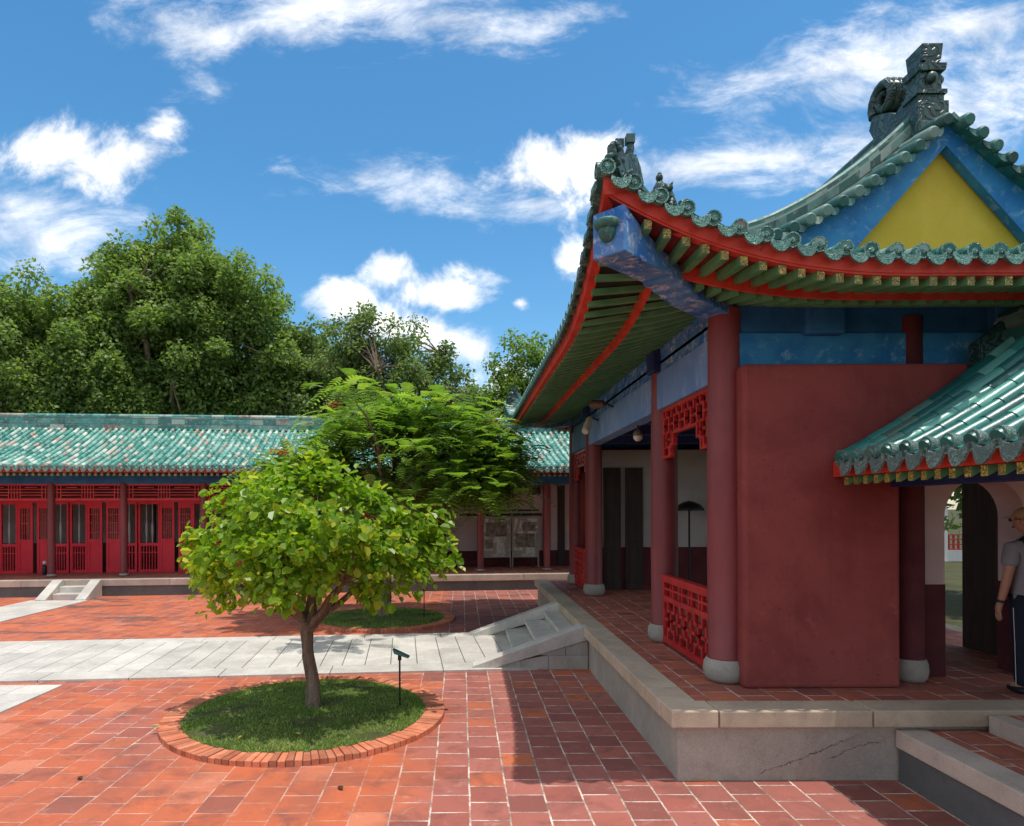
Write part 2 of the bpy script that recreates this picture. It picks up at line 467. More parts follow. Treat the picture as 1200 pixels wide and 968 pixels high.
M['pinkwall'] = paint('pinkish_plaster', (0.55, 0.42, 0.41), (0.64, 0.50, 0.48), 1.2, 0.9, bump=0.15, spec=0.15)
M['darkwood'] = paint('dark_wood', (0.020, 0.013, 0.010), (0.045, 0.026, 0.018), 2.0, 0.6, bump=0.15, stretch=(6, 6, 0.6))
M['black'] = plain('black_metal', (0.012, 0.012, 0.013), 0.45)
M['glaze'] = glaze('teal_glazed_tile', (0.010, 0.10, 0.085), (0.028, 0.20, 0.165), (0.34, 0.46, 0.40), (0.20, 0.13, 0.09), wear=0.5)
M['glaze_hall'] = glaze('teal_glazed_tile_worn', (0.018, 0.15, 0.12), (0.07, 0.31, 0.245), (0.56, 0.63, 0.54), (0.40, 0.24, 0.18), wear=0.95, rough=0.4, ps=(0.52, 0.76, 0.88))
M['glaze_gate'] = glaze('blue_green_glazed_tile', (0.006, 0.075, 0.068), (0.016, 0.175, 0.145), (0.12, 0.36, 0.29), (0.06, 0.12, 0.09), wear=0.15, rough=0.32)
M['ridge'] = glaze('ridge_glazed_tile', (0.008, 0.060, 0.050), (0.022, 0.15, 0.125), (0.28, 0.34, 0.29), (0.19, 0.095, 0.065), wear=0.7, rough=0.5)
M['ridge_hall'] = glaze('hall_ridge_tile', (0.015, 0.12, 0.11), (0.045, 0.24, 0.21), (0.42, 0.44, 0.38), (0.2, 0.13, 0.1), wear=0.9, rough=0.4)
M['ornament'] = carved('ornament_ceramic', (0.010, 0.036, 0.032), (0.040, 0.100, 0.085), 11)
M['carved'] = carved('moulded_tile_end', (0.028, 0.14, 0.11), (0.15, 0.33, 0.27), 40)
M['carved_grey'] = carved('moulded_tile_end_grey', (0.085, 0.16, 0.14), (0.21, 0.31, 0.275), 42)
M['brick'] = paint('edging_brick', (0.50, 0.145, 0.07), (0.60, 0.215, 0.115), 6, 0.8, spots=(0.32, 0.10, 0.07), spot_lo=0.56, bump=0.3, tint=0.6)
M['brick_dark'] = plain('edging_mortar', (0.10, 0.06, 0.05), 0.9)
M['soil'] = paint('soil', (0.06, 0.075, 0.026), (0.11, 0.115, 0.045), 5, 0.95, bump=0.4, spec=0.1)
M['grass'] = leafmat('grass_blades', (0.085, 0.16, 0.025), (0.22, 0.33, 0.06), (0.52, 0.50, 0.18), 0.35, 0.6)
M['lawn'] = paint('lawn_ground', (0.055, 0.058, 0.026), (0.085, 0.082, 0.04), 0.9, 0.95, spots=(0.16, 0.12, 0.08), bump=0.4, spec=0.1)
M['bark'] = paint('bark', (0.15, 0.105, 0.075), (0.27, 0.20, 0.145), 5, 0.9, bump=0.9, fine=26, spec=0.15, stretch=(3, 3, 0.5), bdist=0.03)
M['leaf1'] = leafmat('glossy_round_leaf', (0.06, 0.15, 0.012), (0.215, 0.36, 0.02), (0.50, 0.50, 0.045), 0.45, 0.36)
M['leaf2'] = leafmat('feathery_leaf', (0.065, 0.13, 0.022), (0.16, 0.27, 0.04), (0.30, 0.40, 0.07), 0.5, 0.5)
M['leaf_bg'] = leafmat('broadleaf_foliage', (0.07, 0.12, 0.032), (0.185, 0.275, 0.072), (0.33, 0.40, 0.14), 0.48, 0.5)
M['leaf_bg2'] = leafmat('grey_green_foliage', (0.07, 0.115, 0.042), (0.175, 0.245, 0.08), (0.31, 0.36, 0.15), 0.45, 0.5)
M['leaf_bg3'] = leafmat('light_green_foliage', (0.06, 0.12, 0.022), (0.17, 0.26, 0.045), (0.30, 0.37, 0.09), 0.42, 0.5)
M['flower'] = plain('orange_petals', (0.62, 0.10, 0.015), 0.6)
M['dead_leaf'] = leafmat('dry_leaf', (0.07, 0.03, 0.015), (0.16, 0.08, 0.03), (0.45, 0.36, 0.10), 0.15, 0.6)
M['teal_metal'] = plain('teal_enamel', (0.05, 0.17, 0.15), 0.45)
M['lamp_cream'] = plain('cream_enamel', (0.62, 0.56, 0.42), 0.4)
M['bronze'] = plain('brown_lamp_metal', (0.12, 0.075, 0.05), 0.45)
M['skin'] = plain('skin', (0.36, 0.19, 0.13), 0.55)
M['shirt'] = plain('grey_cotton', (0.20, 0.205, 0.225), 0.9, spec=0.1)
M['trousers'] = plain('navy_cloth', (0.016, 0.02, 0.034), 0.9, spec=0.1)
M['cap'] = plain('khaki_cloth', (0.34, 0.25, 0.14), 0.9, spec=0.1)
M['hair'] = plain('dark_hair', (0.02, 0.016, 0.013), 0.7)
M['stripe'] = plain('pale_piping', (0.45, 0.45, 0.45), 0.8)
M['paper'] = carved('printed_board', (0.30, 0.24, 0.19), (0.56, 0.52, 0.46), 2.2)
M['frame'] = plain('grey_frame', (0.30, 0.30, 0.29), 0.5)
M['photo_dark'] = paint('printed_picture', (0.10, 0.08, 0.065), (0.28, 0.22, 0.17), 7, 0.5, bump=0.0)

# ------------------------------------------------------------------ setting
def sheet(name, x0, x1, y0, y1, z, mat, kind='structure'):
    b = MB(); b.add([(x0, y0, z), (x1, y0, z), (x1, y1, z), (x0, y1, z)], [(0, 1, 2, 3)])
    o = b.build(name, mat); o['kind'] = kind
    return o

sheet('ground', -900, 900, -900, 900, -0.012, M['lawn'])
sheet('courtyard_paving', -34, 9.0, -12, 27.0, 0.0, M['ground_tile'])

# pale cross path of long slabs, skewed 5 degrees like the hall behind it
A5 = R(5.0)
def pth(l, w, O=(0.15, 9.85)):
    return (O[0] + l * math.cos(A5) - w * math.sin(A5), O[1] + l * math.sin(A5) + w * math.cos(A5))
b = MB()
def slab(l0, l1, w0, w1, z=0.03):
    g = 0.006
    b.quadbox([pth(l0 + g, w0 + g), pth(l1 - g, w0 + g), pth(l1 - g, w1 - g), pth(l0 + g, w1 - g)], -0.01, z, random.random())
l = 1.0
while l > -26:
    st = random.uniform(1.2, 1.9); slab(l - st, l, 0, 0.46); l -= st
l = 1.0
while l > -26:
    st = random.uniform(1.1, 1.8); slab(l - st, l, 2.58, 2.98); l -= st
l = 1.0
while l > -26:
    st = random.uniform(0.33, 0.42)
    k = random.choice((0.46, 0.46, 1.15, 1.5, 1.9))
    if k > 0.5: slab(l - st, l, 0.46, k)
    slab(l - st, l, max(k, 0.46), 2.58)
    l -= st
o = b.build('path', M['pale'], bevel=0.004); o['kind'] = 'structure'
bj = MB(); bj.quadbox([pth(1.0, 0.01), pth(1.0, 2.97), pth(-26, 2.97), pth(-26, 0.01)], -0.008, 0.016, 0.2)
o = bj.build('path_bedding', M['dark_stone']); o['kind'] = 'structure'
# far spur to the hall steps, near spur at the left
b = MB()
y = 12.0
while y < 17.6:
    st = random.uniform(0.45, 0.8)
    b.box(-11.45, -9.92, y + 0.005, min(y + st, 17.65) - 0.005, -0.01, 0.028, random.random()); y += st
o = b.build('far_path', M['pale'], bevel=0.004); o['kind'] = 'structure'
b = MB()
y = -2.0
while y < 9.05:
    st = random.uniform(0.5, 0.95); y1 = min(y + st, 9.10)
    for xa, xb in ((-9.4, -8.1), (-8.1, -6.8), (-6.8, -5.95), (-5.95, -5.46)):
        # end of the spur follows the skewed edge of the cross path
        e0 = 9.85 + math.tan(A5) * (xa - 0.15) - 0.01
        b.box(xa + 0.005, xb - 0.005, y + 0.005, min(y1, e0 + 0.0) - 0.004, -0.01, 0.024, random.random())
    y = y1
o = b.build('near_path', M['pale'], bevel=0.004); o['kind'] = 'structure'

# ------------------------------------------------------------------ gatehouse
XC, YC = 4.6, 11.275
PZ = 0.637
gate = thing('temple_gatehouse', 'large gatehouse with upswept teal tiled roof, yellow gable and maroon columns on a granite platform', 'temple building', (XC, YC, 0))
X0, Y0 = 1.817, 5.79                       # outer coping corner
X1, Y1 = 2 * XC - X0, 2 * YC - Y0
# plinth
b = MB(); b.box(X0 + 0.08, X1 - 0.08, Y0 + 0.08, Y1 - 0.08, -0.02, PZ - 0.149)
plinth = b.build('plinth', M['stone'], gate)
b = MB()
CW = 0.33
def coping_run(axis, c0, c1, lo, hi, cuts):
    es = [lo] + [c for c in cuts if lo < c < hi] + [hi]
    for a_, e_ in zip(es[:-1], es[1:]):
        dz = random.uniform(-0.003, 0.003); tn = random.random()
        if axis == 0: b.box(a_ + 0.006, e_ - 0.006, c0, c1, PZ - 0.15, PZ + dz, tn)
        else: b.box(c0, c1, a_ + 0.006, e_ - 0.006, PZ - 0.15, PZ + dz, tn)
coping_run(0, Y0, Y0 + CW, X0, X1, [X0 + 0.42, 3.58, 5.2, 6.6])
coping_run(0, Y1 - CW, Y1, X0, X1, [3.2, 4.8, 6.4])
coping_run(1, X0, X0 + CW, Y0 + CW, Y1 - CW, [6.62, 8.2, 9.95, 11.4, 12.85, 14.2, 15.5])
coping_run(1, X1 - CW, X1, Y0 + CW, Y1 - CW, [7.6, 9.6, 11.6, 13.6, 15.2])
b.build('coping', M['coping'], gate, bevel=0.012)
b = MB(); b.box(X0 + CW, X1 - CW, Y0 + CW, Y1 - CW, PZ - 0.155, PZ - 0.006)
b.build('deck', M['deck_tile'], gate)

# columns with stone drums
cb = MB()
cb.lathe(0, 0, [(0.17, 0.0), (0.205, 0.04), (0.222, 0.11), (0.214, 0.18), (0.196, 0.215), (0.19, 0.23)], 28)
cs = MB()
cs.lathe(0, 0, [(0.168, 0.21), (0.178, 0.22), (0.178, 0.25), (0.170, 0.262), (0.176, 1.2), (0.173, 2.4), (0.160, 3.62)], 28)
def put_column(x, y, z=PZ, s=1.0, parent=gate, top=None, bh=1.0, mat=None):
    b1 = MB(); b1.v = [(p[0] * s + x, p[1] * s + y, (p[2] if p[2] > 0.3 else p[2] * bh) + z) for p in cs.v]; b1.f = cs.f; b1.t = cs.t; b1.m = cs.m
    if top is not None:
        b1.v = [(p[0], p[1], top if p[2] - z > 3.5 else p[2]) for p in b1.v]
    c = autosmooth(b1.build('column', mat or M['column'], parent), 50)
    b2 = MB(); b2.v = [(p[0] * s + x, p[1] * s + y, p[2] * bh + z) for p in cb.v]; b2.f = cb.f; b2.t = cb.t; b2.m = cb.m
    autosmooth(b2.build('column_base', M['base_stone'], c), 60)
    return c
CX = [2.71, 4.58, 6.49]
CYS = [6.85, 8.9, 13.65, 15.7]
for yy in CYS:
    put_column(CX[0], yy, top=4.43 if yy in (6.85, 15.7) else 4.2); put_column(CX[2], 9.42 if yy == 8.9 else yy, top=4.43 if yy in (6.85, 15.7) else 4.2)
put_column(CX[1], 6.81, s=0.75, top=4.34, mat=M['maroon_dark']); put_column(CX[1], 15.74, s=0.75, top=4.34, mat=M['maroon_dark'])  # centre columns painted darker in place of the walkway roof's shade

# beams: left / right sides and both ends
BL0, BL1, BU0, BU1 = 3.70, 4.175, 4.18, 4.56
def beams_side(xf, sgn, mats):
    lo = MB(); up = MB(); bl = MB()
    lo.box(*sorted((xf, xf + sgn * 0.24)), 6.90, 15.65, BL0, BL1)
    up.box(*sorted((xf + sgn * 0.035, xf + sgn * 0.22)), 6.92, 15.63, BU0, BU1)
    o1 = lo.build('lower_beam', mats[0], gate, bevel=0.012); up.build('upper_beam', mats[1], gate, bevel=0.01)
    for yy in (8.9, 13.65):
        bl = MB(); bl.box(*sorted((xf - sgn * 0.065, xf + sgn * 0.2)), yy - 0.16, yy + 0.16, 4.21, 4.50)
        bl.build('beam_block', M['blue_dark'], gate, bevel=0.015)
beams_side(2.585, 1, (M['blue_pale'], M['blue_weather']))
beams_side(2 * XC - 2.585, -1, (M['blue_pale'], M['blue_weather']))
def beams_end(yf, sgn):
    lo = MB(); up = MB()
    lo.box(2.78, 6.42, *sorted((yf, yf + sgn * 0.24)), BL0, BL1)
    up.box(2.80, 6.40, *sorted((yf + sgn * 0.03, yf + sgn * 0.22)), BU0, BU1)
    lo.build('lower_beam', M['blue'], gate, bevel=0.012); up.build('upper_beam', M['blue_deep'], gate, bevel=0.01)
    for xx in (3.64, 5.54):
        k = MB(); k.box(xx - 0.2, xx + 0.2, *sorted((yf - sgn * 0.10, yf + sgn * 0.15)), 4.14, 4.54)
        k.build('beam_block', M['blue_deep'], gate, bevel=0.03)
beams_end(6.725, 1); beams_end(2 * YC - 6.725, -1)

# end walls
b = MB()
b.extrude([(x, 6.52, z) for x, z in ((2.765, PZ - 0.004), (4.30, PZ - 0.004), (4.30, 2.93), (6.44, 2.93), (6.44, 3.82), (2.765, 3.82))], (0, 0.40, 0))
b.build('front_wall', M['wall'], gate, bevel=0.035)
b = MB(); b.box(2.765, 6.44, 15.53, 16.03, PZ - 0.004, 3.82); b.build('back_wall', M['wall'], gate, bevel=0.03)
# arched wall
AX, AR, AZ, AY0, AY1 = 5.46, 0.42, 2.30, 6.95, 7.30
def arch_wall(x0, x1, z0, z1):
    b = MB()
    for ya, rev in ((AY0, False), (AY1, True)):
        def q(pts):
            b.add([(x, ya, z) for x, z in pts], [tuple(range(len(pts)))[::-1 if rev else 1]])
        q([(x0, z0), (AX - AR, z0), (AX - AR, AZ), (AX - AR, z1), (x0, z1)])
        q([(AX + AR, z0), (x1, z0), (x1, z1), (AX + AR, z1), (AX + AR, AZ)])
        n = 20
        for k in range(n):
            a0, a1 = pi - pi * k / n, pi - pi * (k + 1) / n
            p0 = (AX + AR * math.cos(a0), AZ + AR * math.sin(a0)); p1 = (AX + AR * math.cos(a1), AZ + AR * math.sin(a1))
            q([p0, p1, (p1[0], z1), (p0[0], z1)])
    n = 20
    out = [(AX - AR, z0)] + [(AX + AR * math.cos(pi - pi * k / n), AZ + AR * math.sin(pi - pi * k / n)) for k in range(n + 1)] + [(AX + AR, z0)]
    for p0, p1 in zip(out[:-1], out[1:]):
        b.add([(p0[0], AY0, p0[1]), (p0[0], AY1, p0[1]), (p1[0], AY1, p1[1]), (p1[0], AY0, p1[1])], [(0, 1, 2, 3)])
    b.add([(x0, AY0, z0), (x0, AY0, z1), (x0, AY1, z1), (x0, AY1, z0)], [(0, 1, 2, 3)])
    return b
arch_wall(4.745, 6.44, PZ - 0.004, 3.69).build('arched_wall', M['pinkwall'], gate)
b = MB()
b.box(4.739, AX - AR + 0.004, AY0 - 0.006, AY1 + 0.006, PZ - 0.002, 1.60); b.build('wainscot', M['maroon_dark'], gate)
b = MB(); b.box(AX + AR - 0.004, 6.44, AY0 - 0.006, AY1 + 0.006, PZ - 0.002, 1.60); b.build('wainscot', M['maroon_dark'], gate)
# right side closed wall (dark timber) beside the near bay and far bay
b = MB(); b.box(6.36, 6.46, 7.31, 8.46, PZ - 0.004, 3.69); b.build('side_wall', M['darkwood'], gate)
b = MB(); b.box(6.36, 6.46, 13.7, 15.5, PZ - 0.004, 3.69); b.build('side_wall', M['darkwood'], gate)
# inner wall of the passage, white over dark, with two dark doors
IY = 14.6
b = MB(); b.box(2.80, 6.34, IY, IY + 0.2, 1.56, 3.69); inner = b.build('inner_wall', M['plaster_grey'], gate)
b = MB(); b.box(2.80, 6.34, IY - 0.012, IY + 0.2, PZ - 0.004, 1.555); b.build('wainscot', M['maroon_dark'], inner)
for xa, xb in ((3.10, 3.48), (3.58, 3.96)):
    b = MB(); b.box(xa, xb, IY - 0.06, IY - 0.014, PZ, 3.30)
    d = b.build('door', M['darkwood'], gate, bevel=0.006)
    b = MB()
    b.box(xa + 0.06, xb - 0.06, IY - 0.075, IY - 0.061, PZ + 0.15, 1.5); b.box(xa + 0.06, xb - 0.06, IY - 0.075, IY - 0.061, 1.7, 3.15)
    b.build('door_panel', M['darkwood'], d, bevel=0.006)
# ceiling
b = MB(); b.box(2.62, 6.58, 6.9, 15.65, 4.30, 4.34); b.build('ceiling', M['blue_dark'], gate)
b = MB()
for yy in (8.9, 10.5, 12.1, 13.65): b.box(2.84, 6.36, yy - 0.11, yy + 0.11, 3.74, 4.15)
b.build('cross_beams', M['blue_dark'], gate)

# lattices
def pinwheel(bb, x, ya, yb, za, zb, keep, w=0.034, d=0.05, mod=0.10):
    ny = max(2, round((yb - ya) / mod)); nz = max(2, round((zb - za) / mod))
    my, mz = (yb - ya) / ny, (zb - za) / nz
    for i in range(ny + 1):
        for j in range(nz + 1):
            cy, cz = ya + i * my, za + j * mz
            if i < ny and (i + 2 * j) % 4 < 2 and keep(cy + my / 2, cz): bb.box(x - d / 2, x + d / 2, cy - w / 2 + 0.001, cy + my + w / 2 - 0.001, cz - w / 2, cz + w / 2)
            if j < nz and (2 * i + j + 1) % 4 < 2 and keep(cy, cz + mz / 2): bb.box(x - d / 2 + 0.002, x + d / 2 - 0.002, cy - w / 2, cy + w / 2, cz - w / 2 + 0.001, cz + mz + w / 2 - 0.001)
def hanging_lattice(x, ya, yb):
    bb = MB()
    span = yb - ya
    def keep(y, z):
        e = min(y - ya, yb - y)
        lim = 3.09 if e < 0.30 else (3.22 if e < 0.42 else 3.36)
        return z >= lim - 0.01
    pinwheel(bb, x, ya + 0.03, yb - 0.03, 3.09, 3.66, keep)
    bb.box(x - 0.03, x + 0.03, ya, yb, 3.655, 3.698)
    for yy in (ya, yb - 0.04): bb.box(x - 0.03, x + 0.03, yy, yy + 0.04, 3.05, 3.655)
    for s in (0, 1):
        f = lambda y: (ya + yb - y) if s else y
        for y_a, y_b, z in ((ya + 0.04, ya + 0.30, 3.07), (ya + 0.30, ya + 0.42, 3.21)):
            p, q = sorted((f(y_a), f(y_b))); bb.box(x - 0.028, x + 0.028, p, q, z - 0.018, z + 0.018)
        for yq, z0_, z1_ in ((ya + 0.30, 3.052, 3.21), (ya + 0.42, 3.192, 3.36)):
            bb.box(x - 0.029, x + 0.029, f(yq) - 0.017, f(yq) + 0.017, z0_, z1_)
    bb.box(x - 0.0285, x + 0.0285, ya + 0.42, yb - 0.42, 3.335, 3.372)
    return bb.build('hanging_lattice', M['red'], gate, bevel=0.004)
def railing(x, ya, yb):
    bb = MB()
    for z0_, z1_, d in ((1.455, 1.545, 0.10), (1.21, 1.275, 0.07), (PZ + 0.03, PZ + 0.10, 0.07)):
        bb.box(x - d / 2, x + d / 2, ya, yb, z0_, z1_)
    for yy in (ya + 0.005, yb - 0.055): bb.box(x - 0.034, x + 0.034, yy, yy + 0.05, PZ, 1.456)
    n = 5
    for k in range(1, n):
        yy = ya + (yb - ya) * k / n
        for dy in (-0.05, 0.05): bb.box(x - 0.024, x + 0.024, yy + dy - 0.016, yy + dy + 0.016, 1.274, 1.456)
    bb.box(x - 0.025, x + 0.025, ya + 0.05, yb - 0.05, 1.35, 1.38)
    pinwheel(bb, x, ya + 0.05, yb - 0.05, PZ + 0.10, 1.21, lambda y, z: True, w=0.042, mod=0.118)
    return bb.build('lattice_railing', M['red'], gate, bevel=0.004)
for x in (2.66, 2 * XC - 2.66):
    for ya, yb in ((7.04, 8.72), (13.83, 15.52)):
        if x > 5 and ya < 10: continue
        hanging_lattice(x, ya, yb); railing(x, ya, yb)

# ------------------------------------------------------------------ gatehouse roof
EX, EY, EZ = 1.17, 5.42, 4.47                # eave line (middle), height of the tile lip
RA = XC - EX                                 # eave to ridge
GY = 6.42                                    # gable plane
VY = 6.20                                    # verge edge
SK = GY - EY                                 # skirt depth
def Pz(d): return 0.19 * d + 0.97 * (max(d, 0) / RA) ** 3.0
def gsh(s): return max(0.0, 1.0 - max(s, 0.0) / 2.6) ** 2.3
def hh(s): return max(0.0, 1.0 - max(s, 0.0) / 1.9)
def S(a, bq, slope):
    """a from left eave, bq from front eave; slope 'L' or 'F'"""
    x = EX + a - 0.07 * gsh(bq) * hh(a)
    y = EY + bq - 0.12 * gsh(a) * hh(bq)
    z = EZ + (Pz(a) + 0.68 * gsh(bq) * hh(a) if slope == 'L' else Pz(bq) + 0.68 * gsh(a) * hh(bq))
    return Vector((x, y, z))
def SL(a, y):
    """left slope by world y, both halves"""
    bq = y - EY
    if bq <= (YC - EY): return S(a, bq, 'L')
    p = S(a, 2 * (YC - EY) - bq, 'L'); p.y = 2 * YC - p.y; return p
def SF(bq, x):
    a = x - EX
    if a <= RA: return S(a, bq, 'F')
    p = S(2 * RA - a, bq, 'F'); p.x = 2 * XC - p.x; return p

def tile_col(mb, fn, a0, a1, lat, r=0.052, step=0.26, lift=0.018, tint=None):
    """one column of overlapping half-round tiles"""
    if a1 - a0 < 0.12: return
    n = max(1, round((a1 - a0) / step)); lat = Vector(lat)
    K = 6
    for i in range(n):
        s0 = a0 + (a1 - a0) * i / n; s1 = a0 + (a1 - a0) * (i + 1) / n + 0.02
        p0, p1 = fn(s0), fn(min(s1, a1))
        tdir = (p1 - p0).normalized(); up = lat.cross(tdir); up = up if up.z > 0 else -up
        vs = []
        for p, rr in ((p0, r), (p1, r * 0.88)):
            for k in range(K + 1):
                an = pi * k / K
                vs.append(p + lat * (math.cos(an) * rr) + up * (math.sin(an) * rr * 1.05 + lift))
        fs = [(k, k + 1, K + 2 + k, K + 1 + k) for k in range(K)]
        fs.append(tuple(range(K + 1))[::-1])
        mb.add(vs, fs, random.random() if tint is None else tint())

def pan_strip(mb, fn0, fn1, a0, a1, step=0.26, tint=None):
    """trough tiles between two columns, stepped"""
    if a1 - a0 < 0.05: return
    n = max(1, round((a1 - a0) / step))
    for i in range(n):
        s0 = a0 + (a1 - a0) * i / n; s1 = a0 + (a1 - a0) * (i + 1) / n
        p0, q0, p1, q1 = fn0(s0), fn1(s0), fn0(s1), fn1(s1)
        m0, m1 = (p0 + q0) / 2, (p1 + q1) / 2
        m0.z -= 0.022; m1.z -= 0.022
        e = Vector((0, 0, 0.012))
        mb.add([p0 + e, m0 + e, q0 + e, p1, m1, q1], [(0, 1, 4, 3), (1, 2, 5, 4)], random.random() * 0.7 if tint is None else tint())

def disc_end(mb, c, out, r=0.066):
    """round end tile with a raised rim and boss, facing 'out'"""
    out = Vector(out).normalized(); s = Vector((-out.y, out.x, 0)); u = Vector((0, 0, 1))
    N_ = 14
    prof = [(r, -0.05), (r, 0.012), (r * 0.8, 0.012), (r * 0.74, -0.002), (r * 0.42, -0.001), (r * 0.34, 0.010), (0.002, 0.013)]
    vs = []; fs = []
    for rr, d in prof:
        for k in range(N_):
            an = 2 * pi * k / N_
            vs.append(c + s * (rr * math.cos(an)) + u * (rr * math.sin(an)) + out * d)
    for j in range(len(prof) - 1):
        for k in range(N_):
            k2 = (k + 1) % N_
            fs.append((j * N_ + k, j * N_ + k2, (j + 1) * N_ + k2, (j + 1) * N_ + k))
    mb.add(vs, fs, random.random() * 0.8)

def drip(mb, c, out, w=0.155, h=0.10):
    """scalloped drip tile hanging between two round ends"""
    out = Vector(out).normalized(); s = Vector((-out.y, out.x, 0)); u = Vector((0, 0, 1))
    prof = [(-0.5, 0.25), (-0.52, -0.05), (-0.46, -0.36), (-0.34, -0.66), (-0.18, -0.88), (0, -0.96), (0.18, -0.88), (0.34, -0.66), (0.46, -0.36), (0.52, -0.05), (0.5, 0.25), (0.28, 0.0), (0, -0.10), (-0.28, 0.0)]
    pts = [c + s * (a * w) + u * (q * h) + out * (0.012 + 0.05 * (0.25 - a * a) - q * 0.012) for a, q in prof]
    mb.extrude(pts, -out * 0.022, random.random())

TS = 0.205
cov = MB(); pan = MB(); dsc = MB(); drp = MB()
covF = MB(); panF = MB(); dscF = MB(); drpF = MB()
ys = np.linspace(EY + 0.07, 2 * YC - EY - 0.07, int((2 * (YC - EY)) / TS))
def aend_left(y):
    bq = min(y - EY, 2 * YC - EY - y)
    return RA if bq >= SK - 0.30 else max(0.0, bq)
for i, y in enumerate(ys):
    ae = aend_left(y)
    bq = min(y - EY, 2 * YC - EY - y)
    fn = lambda a, y=y: SL(a, y)
    if bq >= SK - 0.30 and bq < SK:
        tile_col(cov, fn, 0.0, bq, (0, 1, 0))
        if bq > SK - 0.12: pass
    else: tile_col(cov, fn, 0.0, ae, (0, 1, 0))
    disc_end(dsc, SL(0.0, y) + Vector((0, 0, 0.022)), (-1, 0, 0))
    if i + 1 < len(ys):
        y2 = ys[i + 1]; ym = (y + y2) / 2
        bq2 = min(ym - EY, 2 * YC - EY - ym)
        pan_strip(pan, fn, (lambda a, y2=y2: SL(a, y2)), 0.0, RA if bq2 >= SK else bq2)
        drip(drp, SL(0.0, ym) + Vector((-0.01, 0, -0.012)), (-1, 0, 0))
# verge strip of the left slope (in front of the gable)
for (ya, yb) in ((VY, GY + 0.05), (2 * YC - GY - 0.05, 2 * YC - VY)):
    n = 14
    for k in range(n):
        a0 = 1.15 + (RA - 1.15) * k / n; a1 = 1.15 + (RA - 1.15) * (k + 1) / n
        f = lambda a, y: Vector((EX + a, y, EZ + Pz(a)))
        pan.add([f(a0, ya), f(a0, yb), f(a1, yb), f(a1, ya)], [(0, 1, 2, 3)], 0.3)
        e = Vector((0, 0, -0.05))
        pan.add([f(a0, ya) + e, f(a0, yb) + e, f(a1, yb) + e, f(a1, ya) + e], [(3, 2, 1, 0)], 0.3)
        pan.add([f(a0, ya), f(a1, ya), f(a1, ya) + e, f(a0, ya) + e], [(3, 2, 1, 0)], 0.3)
xs = np.linspace(EX + 0.07, 2 * XC - EX - 0.07, int((2 * RA) / TS))
for i, x in enumerate(xs):
    a = min(x - EX, 2 * XC - EX - x)
    fn = lambda q, x=x: SF(q, x)
    tile_col(covF, fn, 0.0, min(SK, a), (1, 0, 0))
    disc_end(dscF, SF(0.0, x) + Vector((0, 0, 0.022)), (0, -1, 0))
    if i + 1 < len(xs):
        x2 = xs[i + 1]; xm = (x + x2) / 2; am = min(xm - EX, 2 * XC - EX - xm)
        pan_strip(panF, fn, (lambda q, x2=x2: SF(q, x2)), 0.0, min(SK, am))
        drip(drpF, SF(0.0, xm) + Vector((0, -0.01, -0.012)), (0, -1, 0))
def both(mb, axis): return MB().join(mb).join(mb.mirrored(axis, (XC, YC)[axis]))
for nm, l_, f_, mt in (('cover_tiles', cov, covF, M['glaze']), ('pan_tiles', pan, panF, M['glaze']),
                       ('round_tile_ends', dsc, dscF, M['carved']), ('drip_tiles', drp, drpF, M['carved'])):
    for src, ax in ((l_, 0), (f_, 1)):
        o_ = autosmooth(src.mirrored(ax, (XC, YC)[ax]).build(nm, mt, gate), 50)
        if nm == 'round_tile_ends': o_['kind'] = 'stuff'; continue
        autosmooth(src.build(nm, mt, gate), 50)
NV, NF = 7 * 14, 6 * 14          # one moulded disc per eave column
for src in (dsc, dscF):
    for k in range(len(src.v) // NV):
        one = MB(); one.add(src.v[k * NV:(k + 1) * NV], [[i - k * NV for i in f] for f in src.f[k * NF:(k + 1) * NF]], src.t[k * NF])
        autosmooth(one.build('round_tile_end', M['carved'], gate), 50)

# fascia, soffit, rafters
def strip(mb, pts, d0, d1, thick, tint=0.5):
    """board following pts: from d0 to d1 in height, pushed inward by vector thick"""
    for p, q in zip(pts[:-1], pts[1:]):
        vs = [p + Vector((0, 0, d0)), q + Vector((0, 0, d0)), q + Vector((0, 0, d1)), p + Vector((0, 0, d1))]
        mb.add(vs + [v + thick for v in vs], [(0, 1, 2, 3), (7, 6, 5, 4), (0, 4, 5, 1), (1, 5, 6, 2), (2, 6, 7, 3), (3, 7, 4, 0)], tint)
fasL, fasF, sofL, sofF, flyL, flyF, lowL, lowF, endL, endF, redL, redF = [MB() for _ in range(12)]
nL = 60
yL = np.linspace(EY + 0.05, 2 * YC - EY - 0.05, nL)
strip(fasL, [SL(0.05, y) for y in yL], -0.148, -0.02, Vector((0.04, 0, 0)))
strip(fasL, [SL(0.052, y) for y in yL], -0.178, -0.149, Vector((0.085, 0, 0)))
xF = np.linspace(EX + 0.05, 2 * XC - EX - 0.05, 44)
strip(fasF, [SF(0.05, x) for x in xF], -0.148, -0.02, Vector((0, 0.04, 0)))
strip(fasF, [SF(0.062, x) for x in xF], -0.170, -0.149, Vector((0, 0.075, 0)))
